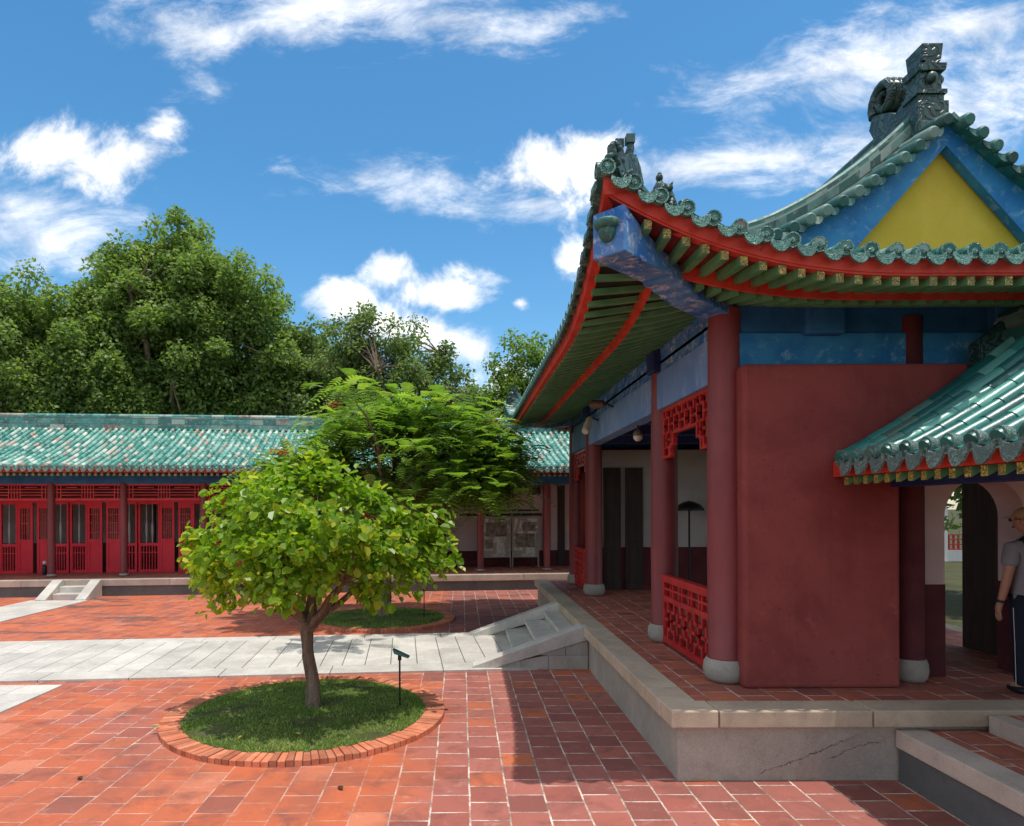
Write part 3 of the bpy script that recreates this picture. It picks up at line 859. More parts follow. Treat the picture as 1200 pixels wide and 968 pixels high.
# soffit boards (two levels)
def soffit(mb, fnS, ts, amax, lo, hi, off):
    for t0, t1 in zip(ts[:-1], ts[1:]):
        tm = (t0 + t1) / 2
        m_ = min(amax(tm), hi)
        if m_ <= lo + 0.02: continue
        n = 5
        for k in range(n):
            a0 = lo + (m_ - lo) * k / n; a1 = lo + (m_ - lo) * (k + 1) / n
            q = [fnS(a0, t0), fnS(a0, t1), fnS(a1, t1), fnS(a1, t0)]
            mb.add([p + Vector((0, 0, off)) for p in q], [(3, 2, 1, 0)])
bL = lambda y: min(y - EY, 2 * YC - EY - y); bF = lambda x: min(x - EX, 2 * XC - EX - x)
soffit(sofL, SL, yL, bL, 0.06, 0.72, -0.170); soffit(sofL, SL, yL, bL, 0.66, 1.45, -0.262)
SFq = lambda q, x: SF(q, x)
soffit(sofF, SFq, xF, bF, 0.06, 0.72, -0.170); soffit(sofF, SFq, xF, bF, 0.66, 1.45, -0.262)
RS = 0.152
def rafters(fly, low, end, fnS, t0, t1, lat, lim, singles, ymat):
    """flying rafters nearest the viewer are parts of their own, the rest go into one mesh"""
    n = int((t1 - t0) / (0.198 if lat[1] else RS)); rw = 0.072 if lat[1] else 0.062; fh = -0.222 if lat[1] else -0.250; lh = -0.315 if lat[1] else -0.345
    out = Vector((-1, 0, 0)) if lat[1] else Vector((0, -1, 0))
    for i in range(n + 1):
        tt = t0 + (t1 - t0) * i / n
        am = lim(tt) - 0.10
        if am > 0.16:
            a1 = min(am, 0.74)
            a_0 = 0.11 if lat[1] else 0.075
            pts = [fnS(a_0 + (a1 - a_0) * k / 4, tt) for k in range(5)]
            p = pts[0] + out * 0.002; l_ = Vector(lat) * 0.031
            face = [p - l_ + Vector((0, 0, fh + 0.004)), p + l_ + Vector((0, 0, fh + 0.004)), p + l_ + Vector((0, 0, -0.176)), p - l_ + Vector((0, 0, -0.176))]
            mid = sum((Vector(q) for q in pts), Vector()) / 5
            if singles(tt):
                one = MB(); one.bar(pts, lat, rw, fh, -0.172); r_ = one.build('flying_rafter', M['rafter'], gate)
                if ymat: e_ = MB(); e_.add(face, [(0, 1, 2, 3)]); e_.build('rafter_end', ymat, r_)
                m1, m2 = MB(), MB(); m1.bar(pts, lat, rw, fh, -0.172); m2.add(face, [(0, 1, 2, 3)])
                fly[1].join(m1); end[1].join(m2)
            else:
                for q in (0, 1):
                    fly[q].bar(pts, lat, rw, fh, -0.172); end[q].add(face, [(0, 1, 2, 3)])
        if am > 0.75:
            a1 = min(am, 1.46)
            low.bar([fnS(0.655 + (a1 - 0.655) * k / 4, tt) for k in range(5)], lat, rw + 0.004, lh, -0.264)
flyL, flyF, endL, endF = [(MB(), MB()) for _ in range(4)]
rafters(flyL, lowL, endL, SL, EY + 0.25, 2 * YC - EY - 0.25, (0, 1, 0), bL, lambda y: y < 13.6, None)
rafters(flyF, lowF, endF, SFq, EX + 0.25, 2 * XC - EX - 0.25, (1, 0, 0), bF, lambda x: x < 6.6, M['yellow_end'])
def red_line(mb, fnS, ts, lim, thick):
    pts = [fnS(0.61, t_) for t_ in ts if lim(t_) > 0.68]
    strip(mb, pts, -0.300, -0.172, thick)
red_line(redL, SL, yL, bL, Vector((0.045, 0, 0))); red_line(redF, SFq, xF, bF, Vector((0, 0.035, 0)))
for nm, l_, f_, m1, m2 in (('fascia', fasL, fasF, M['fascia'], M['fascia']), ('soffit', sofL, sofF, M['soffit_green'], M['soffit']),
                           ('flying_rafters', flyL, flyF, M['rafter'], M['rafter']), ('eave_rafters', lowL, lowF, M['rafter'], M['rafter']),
                           ('rafter_ends', endL, endF, M['rafter'], M['yellow_end']), ('rafter_board', redL, redF, M['fascia'], M['fascia'])):
    for src, ax, mt in ((l_, 0, m1), (f_, 1, m2)):
        a_, b_ = src if isinstance(src, tuple) else (src, src)
        for o_ in ([a_.build(nm, mt, gate)] if a_.v else []) + [b_.mirrored(ax, (XC, YC)[ax]).build(nm, mt, gate)]:
            if nm in ('flying_rafters', 'rafter_ends'): o_['kind'] = 'stuff'

# corner beams
dg = Vector((1, 1, 0)).normalized(); pg = Vector((1, -1, 0)).normalized()
def corner_beam():
    bb = MB()
    def prof(a): p = S(a, a, 'L'); return p
    tops = [0.09, 0.25, 0.45, 0.75, 1.1, 1.5]
    up = [(prof(a) + Vector((0, 0, -0.255 + 0.05 * min(1, a)))) for a in tops]
    tip = up[0]
    def at(d, z): q = Vector((tip.x, tip.y, 0)) + dg * d; return Vector((q.x, q.y, z))
    bot = [at(2.15, 4.36), at(1.32, 4.365), at(1.27, 4.385), at(1.15, 4.385), at(1.11, 4.41), at(0.99, 4.41), at(0.95, 4.435), at(0.83, 4.435), at(0.79, 4.46),
           at(0.05, 4.455), at(0.0, 4.46)]
    out = up + bot
    w = 0.15
    pts = [p + pg * (-w) for p in out]
    bb.extrude(pts, pg * (2 * w))
    cap = MB()
    c = at(-0.01, 4.645)
    for j in range(1):
        cap.ball(c, 0.10, 14, 8, 0.4, (0.75, 0.75, 0.85)); cap.tube([c + Vector((0, 0, 0.03)), c + Vector((0, 0, 0.075)) , c + Vector((0, 0, 0.09))], [0.10, 0.115, 0.10], 14, 0.6)
    return bb, cap
cbm, cap = corner_beam()
for fx in (0, 1):
    for fy in (0, 1):
        m1, m2 = cbm, cap
        if fx: m1, m2 = m1.mirrored(0, XC), m2.mirrored(0, XC)
        if fy: m1, m2 = m1.mirrored(1, YC), m2.mirrored(1, YC)
        o_ = m1.build('corner_beam', M['blue_weather'], gate, bevel=0.012)
        m2.build('beam_cap', M['ridge'], o_, smooth=True)

# gable: ochre panel, blue bargeboard, verge tiles
def roofz(x): return EZ + Pz(RA - abs(x - XC))
gp = MB()
n = 16
for k in range(-n, n):
    xa, xb = XC + 1.75 * k / n, XC + 1.75 * (k + 1) / n
    gp.add([(xa, GY, EZ), (xb, GY, EZ), (xb, GY, roofz(xb) - 0.08), (xa, GY, roofz(xa) - 0.08)], [(0, 1, 2, 3)])
bg = MB()
def inner(x): return 5.83 - 1.13 * abs(x - XC)
for k in range(-20, 20):
    xa, xb = XC + 1.98 * k / 20, XC + 1.98 * (k + 1) / 20
    ta, tb = roofz(xa) - 0.052, roofz(xb) - 0.052
    ba, bb_ = min(max(inner(xa), EZ + 0.02), ta - 0.02), min(max(inner(xb), EZ + 0.02), tb - 0.02)
    y0_, y1_ = GY - 0.12, GY - 0.02
    bg.add([(xa, y0_, ba), (xb, y0_, bb_), (xb, y0_, tb), (xa, y0_, ta), (xa, y1_, ba), (xb, y1_, bb_), (xb, y1_, tb), (xa, y1_, ta)],
           [(0, 1, 2, 3), (7, 6, 5, 4), (0, 4, 5, 1), (2, 6, 7, 3)])
vt = MB(); vd = MB()
for sg in (-1, 1):
    k = 0
    d = 0.10
    while d < 2.05:
        x = XC + sg * d
        z = roofz(x) + 0.03
        vt.tube([(x, VY - 0.07, z - 0.035), (x, VY - 0.05, z - 0.03), (x, VY + 0.17, z + 0.012), (x, VY + 0.175, z + 0.012), (x, GY + 0.16, z + 0.045)], [0.045, 0.060, 0.060, 0.054, 0.052], 12, random.random() * 0.85)
        xm = x + sg * 0.085
        drip(vd, Vector((xm, VY - 0.02, roofz(xm) + 0.0)), (0, -1, 0), 0.13, 0.085)
        slope = abs(roofz(XC + sg * (d + 0.1)) - roofz(x)) / 0.1
        d += 0.168 / math.sqrt(1 + slope * slope) ** 0.8
for src, nm, mt, sm in ((gp, 'gable_panel', M['yellow'], 0), (bg, 'bargeboard', M['blue'], 0), (vt, 'verge_tiles', M['ridge'], 1), (vd, 'verge_drip_tiles', M['ridge'], 0)):
    for q in (src, src.mirrored(1, YC)):
        o_ = q.build(nm, mt, gate)
        if sm: autosmooth(o_, 50)

# ridges
def ridge_sweep(pts, lat, layers, mt, name):
    for i, (w, h0, h1, mm) in enumerate(layers): pass
    bb = MB()
    for (w, h0, h1, tn) in layers:
        for p, q in zip(pts[:-1], pts[1:]):
            bb.bar([p, q], lat, w, h0, h1, tn if tn is not None else random.random())
    w, h0, h1, _ = layers[-1]
    for p, q in zip(pts[:-1], pts[1:]):
        bb.tube([Vector(p) + Vector((0, 0, h1)), Vector(q) + Vector((0, 0, h1))], w * 0.5, 10, random.random() * 0.7)
    return bb
mr = ridge_sweep([(XC, y, roofz(XC) + 0.0) for y in np.linspace(6.66, 2 * YC - 6.66, 30)], (1, 0, 0),
                 [(0.26, -0.05, 0.09, None), (0.17, 0.09, 0.125, 0.97), (0.19, 0.125, 0.24, None), (0.15, 0.24, 0.28, 0.95), (0.13, 0.28, 0.33, None)], None, '')
mr.build('main_ridge', M['ridge'], gate)
dr = ridge_sweep([SL(a, GY + 0.22) + Vector((0, 0, 0.03)) for a in np.linspace(1.22, RA - 0.04, 22)], (0, 1, 0),
                 [(0.20, 0.0, 0.09, None), (0.13, 0.09, 0.115, 0.97), (0.145, 0.115, 0.20, None), (0.11, 0.20, 0.225, 0.9), (0.10, 0.225, 0.25, None)], None, '')
hr = ridge_sweep([S(a, a, 'L') + Vector((0, 0, 0.02)) for a in np.linspace(0.22, 1.35, 9)], pg,
                 [(0.17, 0.0, 0.10, None), (0.10, 0.10, 0.13, 0.6), (0.12, 0.13, 0.23, None), (0.085, 0.23, 0.255, 0.5)], None, '')
# figures on the hip ridge
def beast(p, h, kind):
    bb = MB()
    def P(dx, dy, dz): return p + dg * dx + pg * dy + Vector((0, 0, dz * h))
    bb.lathe(p.x, p.y, [(0.055, p.z), (0.06, p.z + 0.03), (0.035, p.z + 0.045)], 12, 0.5)
    if kind == 0:      # robed rider
        bb.lathe(p.x, p.y, [(0.05, p.z + 0.03), (0.052, p.z + 0.3 * h), (0.045, p.z + 0.5 * h), (0.05, p.z + 0.62 * h), (0.03, p.z + 0.74 * h), (0.022, p.z + 0.78 * h)], 12, 0.4)
        bb.ball(P(-0.005, 0, 0.86), 0.034, 10, 8, 0.5); bb.ball(P(0, 0, 0.97), 0.02, 8, 6, 0.3)
        for s in (-1, 1): bb.tube([P(0, s * 0.045, 0.62), P(-0.03, s * 0.05, 0.48), P(-0.05, s * 0.015, 0.45)], [0.018, 0.016, 0.014], 8, 0.5)
    else:              # crouching beast
        bb.tube([P(0.06, 0, 0.12), P(0.035, 0, 0.35), P(-0.01, 0, 0.6), P(-0.03, 0, 0.75)], [0.05, 0.05, 0.042, 0.03], 10, 0.5)
        bb.ball(P(-0.045, 0, 0.84), 0.04, 10, 8, 0.4, (1.2, 0.9, 0.9))
        for s in (-1, 1):
            bb.tube([P(-0.025, s * 0.03, 0.5), P(-0.06, s * 0.032, 0.12)], [0.018, 0.014], 8, 0.4)
            bb.tube([P(-0.03, s * 0.022, 0.92), P(-0.015, s * 0.034, 1.04)], [0.014, 0.004], 6, 0.4)
        bb.tube([P(0.08, 0, 0.2), P(0.10, 0, 0.5), P(0.08, 0, 0.7)], [0.018, 0.014, 0.006], 8, 0.4)
    return bb
figs = []
for k, a in enumerate((0.66, 0.80, 1.0)):
    figs.append(beast(S(a, a, 'L') + Vector((0, 0, 0.305)), (0.31, 0.31, 0.27)[k], 0 if k == 0 else 1))
# dragon head on the corner tip
def dragon():
    bb = MB()
    T = S(0.17, 0.17, 'L') + Vector((0, 0, 0.05)); KD = 0.86
    def P(d, s, z): return T + dg * (d * KD) + pg * (s * 0.8) + Vector((0, 0, z * KD))
    out = [(0.30, -0.03), (0.02, -0.01), (-0.07, 0.03), (-0.11, 0.09), (-0.06, 0.13), (-0.10, 0.17), (-0.09, 0.24), (-0.02, 0.27), (0.05, 0.25), (0.10, 0.30), (0.22, 0.33), (0.30, 0.24), (0.36, 0.10)]
    bb.extrude([P(d, -0.065, z) for d, z in out], pg * 0.13, 0.3)
    # curled crest, horn pair, eye bosses, jaw
    sp = [(0.02 + 0.07 * (1 - t_ / 14) * math.cos(t_ * 0.62), 0.285 + 0.07 * (1 - t_ / 14) * math.sin(t_ * 0.62)) for t_ in range(12)]
    bb.tube([P(d - 0.05, 0, z) for d, z in sp], [0.055 - 0.003 * k for k in range(12)], 10, 0.3)
    for s in (-1, 1):
        bb.tube([P(0.14, s * 0.045, 0.28), P(0.17, s * 0.06, 0.38), P(0.15, s * 0.065, 0.47)], [0.038, 0.034, 0.028], 8, 0.85)
        bb.box(*[c for q in zip((P(0.15, s * 0.065, 0).x - 0.035, P(0.15, s * 0.065, 0).y - 0.035, T.z + 0.36), (P(0.15, s * 0.065, 0).x + 0.035, P(0.15, s * 0.065, 0).y + 0.035, T.z + 0.43)) for c in q], 0.6)
        bb.ball(P(-0.02, s * 0.07, 0.19), 0.034, 10, 8, 0.8)
        bb.tube([P(0.05, s * 0.07, 0.08), P(0.12, s * 0.085, 0.13), P(0.2, s * 0.08, 0.1), P(0.22, s * 0.075, 0.17)], [0.03, 0.028, 0.024, 0.012], 8, 0.6)
    bb.ball(P(-0.10, 0, 0.215), 0.05, 10, 8, 0.6, (1, 1, 0.75))
    bb.tube([P(-0.03, 0, 0.02), P(-0.10, 0, 0.0), P(-0.13, 0, 0.03)], [0.055, 0.045, 0.02], 10, 0.5)
    return bb
drg = dragon()
for fx in (0, 1):
    for fy in (0, 1):
        def mir(m_):
            if fx: m_ = m_.mirrored(0, XC)
            if fy: m_ = m_.mirrored(1, YC)
            return m_
        mir(dr).build('descending_ridge', M['ridge'], gate)
        h_ = mir(hr).build('hip_ridge', M['ridge'], gate)
        for fg in figs: mir(fg).build('ridge_figure', M['ornament'], h_, smooth=True)
        autosmooth(mir(drg).build('dragon_head', M['ornament'], gate), 45)
# ridge-end ornament: block tower in front, curled tail behind
def chiwen():
    bb = MB()
    z0 = roofz(XC)
    def bx(w, y0_, y1_, za, zb, tn=0.4, tp=0.0):
        q = [(XC - w / 2, y0_), (XC + w / 2, y0_), (XC + w / 2, y1_), (XC - w / 2, y1_)]
        vs = [(x, y, za) for x, y in q] + [(XC + (x - XC) * (1 + tp), (y0_ + y1_) / 2 + (y - (y0_ + y1_) / 2) * (1 + tp), zb) for x, y in q]
        bb.add(vs, [(3, 2, 1, 0), (4, 5, 6, 7), (0, 1, 5, 4), (1, 2, 6, 5), (2, 3, 7, 6), (3, 0, 4, 7)], tn)
    bx(0.30, 6.20, 6.46, z0 - 0.03, z0 + 0.05, 0.55)
    bx(0.25, 6.23, 6.44, z0 + 0.05, z0 + 0.135, 0.5)
    bx(0.29, 6.21, 6.45, z0 + 0.13, z0 + 0.17, 0.5)
    bx(0.22, 6.24, 6.44, z0 + 0.17, z0 + 0.36, 0.4, -0.04)
    bx(0.26, 6.21, 6.45, z0 + 0.355, z0 + 0.42, 0.3, 0.06)
    bx(0.13, 6.22, 6.44, z0 + 0.42, z0 + 0.455, 0.3)
    bx(0.18, 6.22, 6.44, z0 + 0.455, z0 + 0.61, 0.3, 0.12)
    bx(0.19, 6.25, 6.43, z0 - 0.02, z0 + 0.52, 0.4)
    bb.ball((XC, 6.23, z0 + 0.29), 0.055, 10, 8, 0.2)
    bb.ball((XC + 0.11, 6.30, z0 + 0.30), 0.055, 10, 8, 0.6)
    # body rising from the ridge and the curled tail behind
    out = [(6.42, z0 + 0.0), (6.42, z0 + 0.30), (6.50, z0 + 0.20), (6.62, z0 + 0.16), (6.72, z0 + 0.24), (6.84, z0 + 0.30), (7.00, z0 + 0.36), (7.06, z0 + 0.24), (6.98, z0 + 0.10), (7.02, z0 + 0.0)]
    bb.extrude([(XC - 0.10, y, z) for y, z in out], (0.20, 0, 0), 0.4)
    spn = 22
    cy, cz = 6.86, z0 + 0.47
    for sx in (-0.062, 0.0, 0.062):
        pts = []; rr = []
        for k in range(spn):
            an = -0.6 + k * 0.42; r_ = 0.19 * (1 - k / 30)
            pts.append((XC + sx, cy + r_ * math.cos(an), cz + r_ * math.sin(an))); rr.append(0.062 - 0.0016 * k)
        bb.tube(pts, rr, 10, 0.25 if sx else 0.45)
    bb.v = [(p[0], p[1] + 0.27, p[2] + (0.22 if p[2] > z0 + 0.02 else 0.0)) for p in bb.v]
    return bb
cw = chiwen()
for q in (cw, cw.mirrored(1, YC)): autosmooth(q.build('ridge_ornament', M['ornament'], gate, bevel=0.0), 40)

# steps up the left side of the platform
def steps(name, label, w0, w1, x_top, run, rise, ntread, mt, ch_w=0.28, rz=None, org=None, grp='stone steps with sloping side slabs'):
    """steps climbing towards +x; w = y range"""
    t_ = thing(name, label, 'steps', (x_top, (w0 + w1) / 2, 0), 0, grp)
    tr = 0.36; h = rise / (ntread + 1)
    for k in range(ntread):
        xb = x_top - tr * (ntread - k)
        m_ = MB(); m_.box(xb + 0.03, x_top - 0.004, w0 + ch_w + 0.004, w1 - ch_w - 0.004, -0.01 if k == 0 else h * k + 0.001, h * (k + 1) - 0.061, 0.0); m_.box(xb, x_top - 0.004, w0 + ch_w + 0.004, w1 - ch_w - 0.004, h * (k + 1) - 0.06, h * (k + 1), random.random())
        m_.build('tread', mt, t_, bevel=0.01)
    for y0_, y1_ in ((w0, w0 + ch_w), (w1 - ch_w, w1)):
        m_ = MB()
        tk = 0.20
        prof = [(x_top - run, 0.0), (x_top - run + 0.25, 0.0), (x_top - 0.005, rise - tk), (x_top - 0.005, rise + 0.0), (x_top - 0.10, rise + 0.0), (x_top - run, 0.055)]
        m_.extrude([(x, y0_, z) for x, z in prof], (0, y1_ - y0_, 0), random.random())
        m_.build('side_slab', mt, t_, bevel=0.012)
        m_ = MB()
        xa = x_top - run + 0.28
        def zz(x): return (x - (x_top - run + 0.25)) / (run - 0.255) * (rise - tk) - 0.004
        for r_ in range(2):
            z0_, z1_ = (-0.01, 0.21) if r_ == 0 else (0.214, 0.44)
            cuts = [xa, xa + 0.45, xa + 0.86, x_top - 0.006] if r_ == 0 else [xa, xa + 0.72, xa + 1.12, x_top - 0.006]
            for ca, cb_ in zip(cuts[:-1], cuts[1:]):
                za, zb = min(z1_, zz(ca)), min(z1_, zz(cb_ - 0.006))
                if zb <= z0_ + 0.01: continue
                if za < z0_:
                    s_ = (z0_ - za) / (zb - za + 1e-9); ca = ca + (cb_ - ca) * s_ if zz(ca) < z0_ else ca; za = z0_ + 0.002
                m_.extrude([(ca + 0.003, y0_ + 0.02, z0_), (cb_ - 0.003, y0_ + 0.02, z0_), (cb_ - 0.003, y0_ + 0.02, zb), (ca + 0.003, y0_ + 0.02, za)], (0, y1_ - y0_ - 0.04, 0), random.random())
        m_.build('side_masonry', M['rubble'], t_, bevel=0.008)
    return t_
steps('stone_steps', 'broad pale stone steps against the gatehouse platform at the end of the pale path', 9.95, 12.80, X0 + 0.075, 1.74, PZ, 3, M['pale'])

# ------------------------------------------------------------------ covered walkway towards the camera
wk = thing('covered_walkway', 'low covered walkway with blue green glazed roof joining the gatehouse front wall at right', 'walkway', (5.3, 3.4, 0))
WY0, WY1 = 0.6, 5.78
b = MB()
b.box(3.83, 6.77, WY0, WY1 + 0.06, -0.02, 0.30); b.build('plinth', M['dark_stone'], wk)
for (xa, xb) in ((3.80, 4.07), (6.53, 6.80)):
    b = MB()
    for ya, yb in ((WY0, 2.4), (2.4, 4.1), (4.1, WY1 + 0.07)): b.box(xa, xb, ya + 0.003, yb - 0.003, 0.30, 0.458, random.random())
    b.build('kerb', M['coping_pale'], wk, bevel=0.012)
for xa, xb in ((4.07, 4.56), (6.04, 6.53)):
    b = MB(); b.box(xa, xb, WY0, WY1 + 0.06, 0.30, 0.452); b.build('side_floor', M['deck_tile'], wk)
for xa, xb in ((4.56, 4.72), (5.88, 6.04)):
    b = MB()
    for ya, yb in ((WY0, 2.0), (2.0, 3.9), (3.9, WY1 - 0.004)): b.box(xa, xb, ya + 0.003, yb - 0.003, 0.30, 0.60, random.random())
    b.build('step_kerb', M['coping_pale'], wk, bevel=0.012)
b = MB(); b.box(4.72, 5.88, WY0, WY1 - 0.004, 0.30, 0.594); b.build('floor', M['deck_tile'], wk)
for yy in (0.9, 3.4):
    for xx in (4.28, 6.32): put_column(xx, yy, 0.452, 0.72, wk, top=2.62)
WE, WR = 3.57, 1.73            # eave x, eave-to-ridge
def wz(d): return 2.84 + 0.52 * d + 0.27 * (d / WR) ** 2 - 0.0
def SW(d, y): return Vector((WE + d, y, wz(d)))
wy = np.arange(WY0 + 0.1, 6.45, 0.232)
wc, wp, wd, wdr = MB(), MB(), MB(), MB()
for i, y in enumerate(wy):
    tile_col(wc, lambda d, y=y: SW(d, y), 0, WR, (0, 1, 0), r=0.066, step=0.27)
    disc_end(wd, SW(0, y) + Vector((0, 0, 0.03)), (-1, 0, 0), 0.078)
    if i + 1 < len(wy):
        y2 = wy[i + 1]
        pan_strip(wp, lambda d, y=y: SW(d, y), lambda d, y2=y2: SW(d, y2), 0, WR, 0.27)
        drip(wdr, SW(0, (y + y2) / 2) + Vector((-0.01, 0, -0.012)), (-1, 0, 0), 0.185, 0.14)
for nm, src, mt in (('cover_tiles', wc, M['glaze_gate']), ('pan_tiles', wp, M['glaze_gate']), ('round_tile_ends', wd, M['carved_grey']), ('drip_tiles', wdr, M['carved_grey'])):
    for q in (src, src.mirrored(0, 5.3)): autosmooth(q.build(nm, mt, wk), 50)
wr = ridge_sweep([(5.3, y, wz(WR)) for y in np.linspace(WY0, 6.5, 16)], (1, 0, 0), [(0.26, -0.06, 0.08, None), (0.18, 0.08, 0.11, 0.97), (0.2, 0.11, 0.20, None), (0.14, 0.2, 0.23, None)], None, '')
wr.build('ridge', M['ridge'], wk)
wv = MB()
fl = ridge_sweep([SW(d, 6.42) + Vector((0, 0, 0.06)) for d in np.linspace(1.38, WR, 4)], (0, 1, 0), [(0.17, -0.05, 0.07, None), (0.13, 0.07, 0.13, None)], None, '')
for q in (fl, fl.mirrored(0, 5.3)): q.build('wall_ridge', M['ornament'], wk)
wfa, wra, wre, wso = MB(), MB(), MB(), MB()
strip(wfa, [SW(0.06, y) for y in (WY0, 6.50)], -0.17, -0.02, Vector((0.04, 0, 0)))
for y in np.arange(WY0 + 0.1, 6.47, 0.152):
    wra.bar([SW(0.085, y), SW(0.5, y), SW(0.9, y), SW(WR, y)], (0, 1, 0), 0.066, -0.265, -0.185)
    p = SW(0.083, y); wre.add([p + Vector((0, -0.031, -0.262)), p + Vector((0, 0.031, -0.262)), p + Vector((0, 0.031, -0.188)), p + Vector((0, -0.031, -0.188))], [(0, 1, 2, 3)])
for d0, d1 in zip(np.linspace(0.07, WR, 6)[:-1], np.linspace(0.07, WR, 6)[1:]):
    z = Vector((0, 0, -0.18)); wso.add([SW(d0, WY0) + z, SW(d0, 6.5) + z, SW(d1, 6.5) + z, SW(d1, WY0) + z], [(0, 1, 2, 3)])
for nm, src, mt in (('fascia', wfa, M['fascia']), ('rafters', wra, M['rafter']), ('rafter_ends', wre, M['yellow_end']), ('soffit', wso, M['soffit'])):
    for q in (src, src.mirrored(0, 5.3)): q.build(nm, mt, wk)
for x0_, x1_ in ((4.20, 4.36), (6.24, 6.40)):
    b = MB(); b.box(x0_, x1_, WY0 + 0.05, 6.515, 2.605, 2.88); b.build('beam', M['blue_dark'], wk, bevel=0.01)

# ------------------------------------------------------------------ long hall at the back (local frame)
HZ = 0.473
hall = thing('long_hall', 'long low hall with worn teal roof and bright red doors behind the courtyard', 'temple building', (0, 19.65, 0), R(5.5), local=True)
HS0, HS1 = -24.0, 9.0
b = MB(); b.box(HS0, HS1, 0.0, 8.0, -0.02, HZ - 0.185); b.build('plinth', M['dark_stone'], hall)
b = MB(); s = HS0
while s < HS1:
    st = random.uniform(1.5, 2.4); b.box(s + 0.004, min(s + st, HS1) - 0.004, -0.04, 0.36, HZ - 0.185, HZ, random.random()); s += st
b.build('coping', M['coping_pale'], hall, bevel=0.012)
b = MB(); b.box(HS0, HS1, 0.36, 7.9, HZ - 0.185, HZ - 0.006); b.build('floor', M['deck_tile'], hall)
HC = [-22.4, -20.3, -18.2, -16.1, -14.03, -11.98, -9.95, -7.65, -5.57, -3.49, -1.41, 0.68, 2.78, 4.9, 7.0]
for s in HC: put_column(s, 1.0, HZ, 0.60, hall, top=3.22, bh=0.32)
for ya, yb, mt in ((0.94, 1.12, M['blue_deep']),):
    b = MB(); b.box(HS0, HS1, ya, yb, 3.19, 3.47); b.build('front_beam', mt, hall, bevel=0.008)
# frieze lattice per bay
def frieze(s0, s1):
    bb = MB(); y0_, y1_ = 1.00, 1.045
    for z, h in ((3.165, 0.045), (3.03, 0.022), (2.94, 0.022), (2.73, 0.05)): bb.box(s0, s1, y0_, y1_, z - h / 2, z + h / 2)
    L = s1 - s0; c = (s0 + s1) / 2
    for d in (-0.16, -0.08, 0.0, 0.08, 0.16): bb.box(c + d - 0.011, c + d + 0.011, y0_ + 0.003, y1_ - 0.003, 2.75, 3.145)
    for d in (0.06, 0.16): 
        for q in (s0 + d, s1 - d): bb.box(q - 0.011, q + 0.011, y0_ + 0.003, y1_ - 0.003, 2.75, 3.145)
    for sa, sb, z in ((s0 + 0.16, c - 0.16, 2.86), (c + 0.16, s1 - 0.16, 2.86), (s0 + 0.3, c - 0.3, 3.085), (c + 0.3, s1 - 0.3, 3.085)):
        if sb > sa: bb.box(sa, sb, y0_ + 0.001, y1_ - 0.001, z - 0.011, z + 0.011)
    return bb.build('frieze', M['red_frieze'], hall)
DW = 2.1    # door wall
def leaf(s0, s1, ajar=0.0):
    bb = MB(); y0_, y1_ = DW, DW + 0.05
    zt = 2.66
    for q0, q1 in ((s0, s0 + 0.07), (s1 - 0.07, s1)): bb.box(q0, q1, y0_, y1_, HZ, zt)
    for z0_, z1_ in ((HZ, HZ + 0.10), (1.40, 1.52), (2.48, zt)): bb.box(s0 + 0.07, s1 - 0.07, y0_ + 0.001, y1_ - 0.001, z0_, z1_)
    bb.box(s0 + 0.07, s1 - 0.07, y0_ + 0.016, y1_ - 0.01, HZ + 0.10, 1.40)
    o1 = bb.build('door_leaf', M['red_door'], hall)
    g = MB()
    nb = 5
    for k in range(1, nb): 
        q = s0 + 0.07 + (s1 - s0 - 0.14) * k / nb; g.box(q - 0.010, q + 0.010, y0_ + 0.012, y1_ - 0.012, 1.52, 2.48)
    for z in (1.72, 2.02, 2.28): g.box(s0 + 0.07, s1 - 0.07, y0_ + 0.014, y1_ - 0.014, z - 0.010, z + 0.010)
    g.build('door_lattice', M['red_frieze'], o1)
    return o1
def screen(s0, s1):
    bb = MB(); y0_, y1_ = DW, DW + 0.05
    for z0_, z1_ in ((HZ, HZ + 0.09), (1.30, 1.39), (2.60, 2.66)): bb.box(s0, s1, y0_ + 0.001, y1_ - 0.001, z0_, z1_)
    n = max(3, round((s1 - s0) / 0.085))
    for k in range(n + 1):
        q = s0 + 0.012 + (s1 - s0 - 0.024) * k / n
        bb.box(q - 0.012, q + 0.012, y0_ + 0.008, y1_ - 0.008, HZ + 0.09, 1.30)
    bb.box(s0, s1, y0_ + 0.010, y1_ - 0.010, 1.08, 1.105)
    o1 = bb.build('window_screen', M['red_door'], hall)
    g = MB()
    n = max(2, round((s1 - s0) / 0.17))
    for k in range(1, n): 
        q = s0 + (s1 - s0) * k / n
        g.tube([(q, DW + 0.03, 1.39), (q, DW + 0.03, 1.75), (q, DW + 0.03, 2.0), (q, DW + 0.03, 2.05), (q, DW + 0.03, 2.6)], [0.014, 0.034, 0.03, 0.016, 0.014], 6, 0.6)
    g.build('window_spindles', M['plaster_grey'], o1)
    return o1
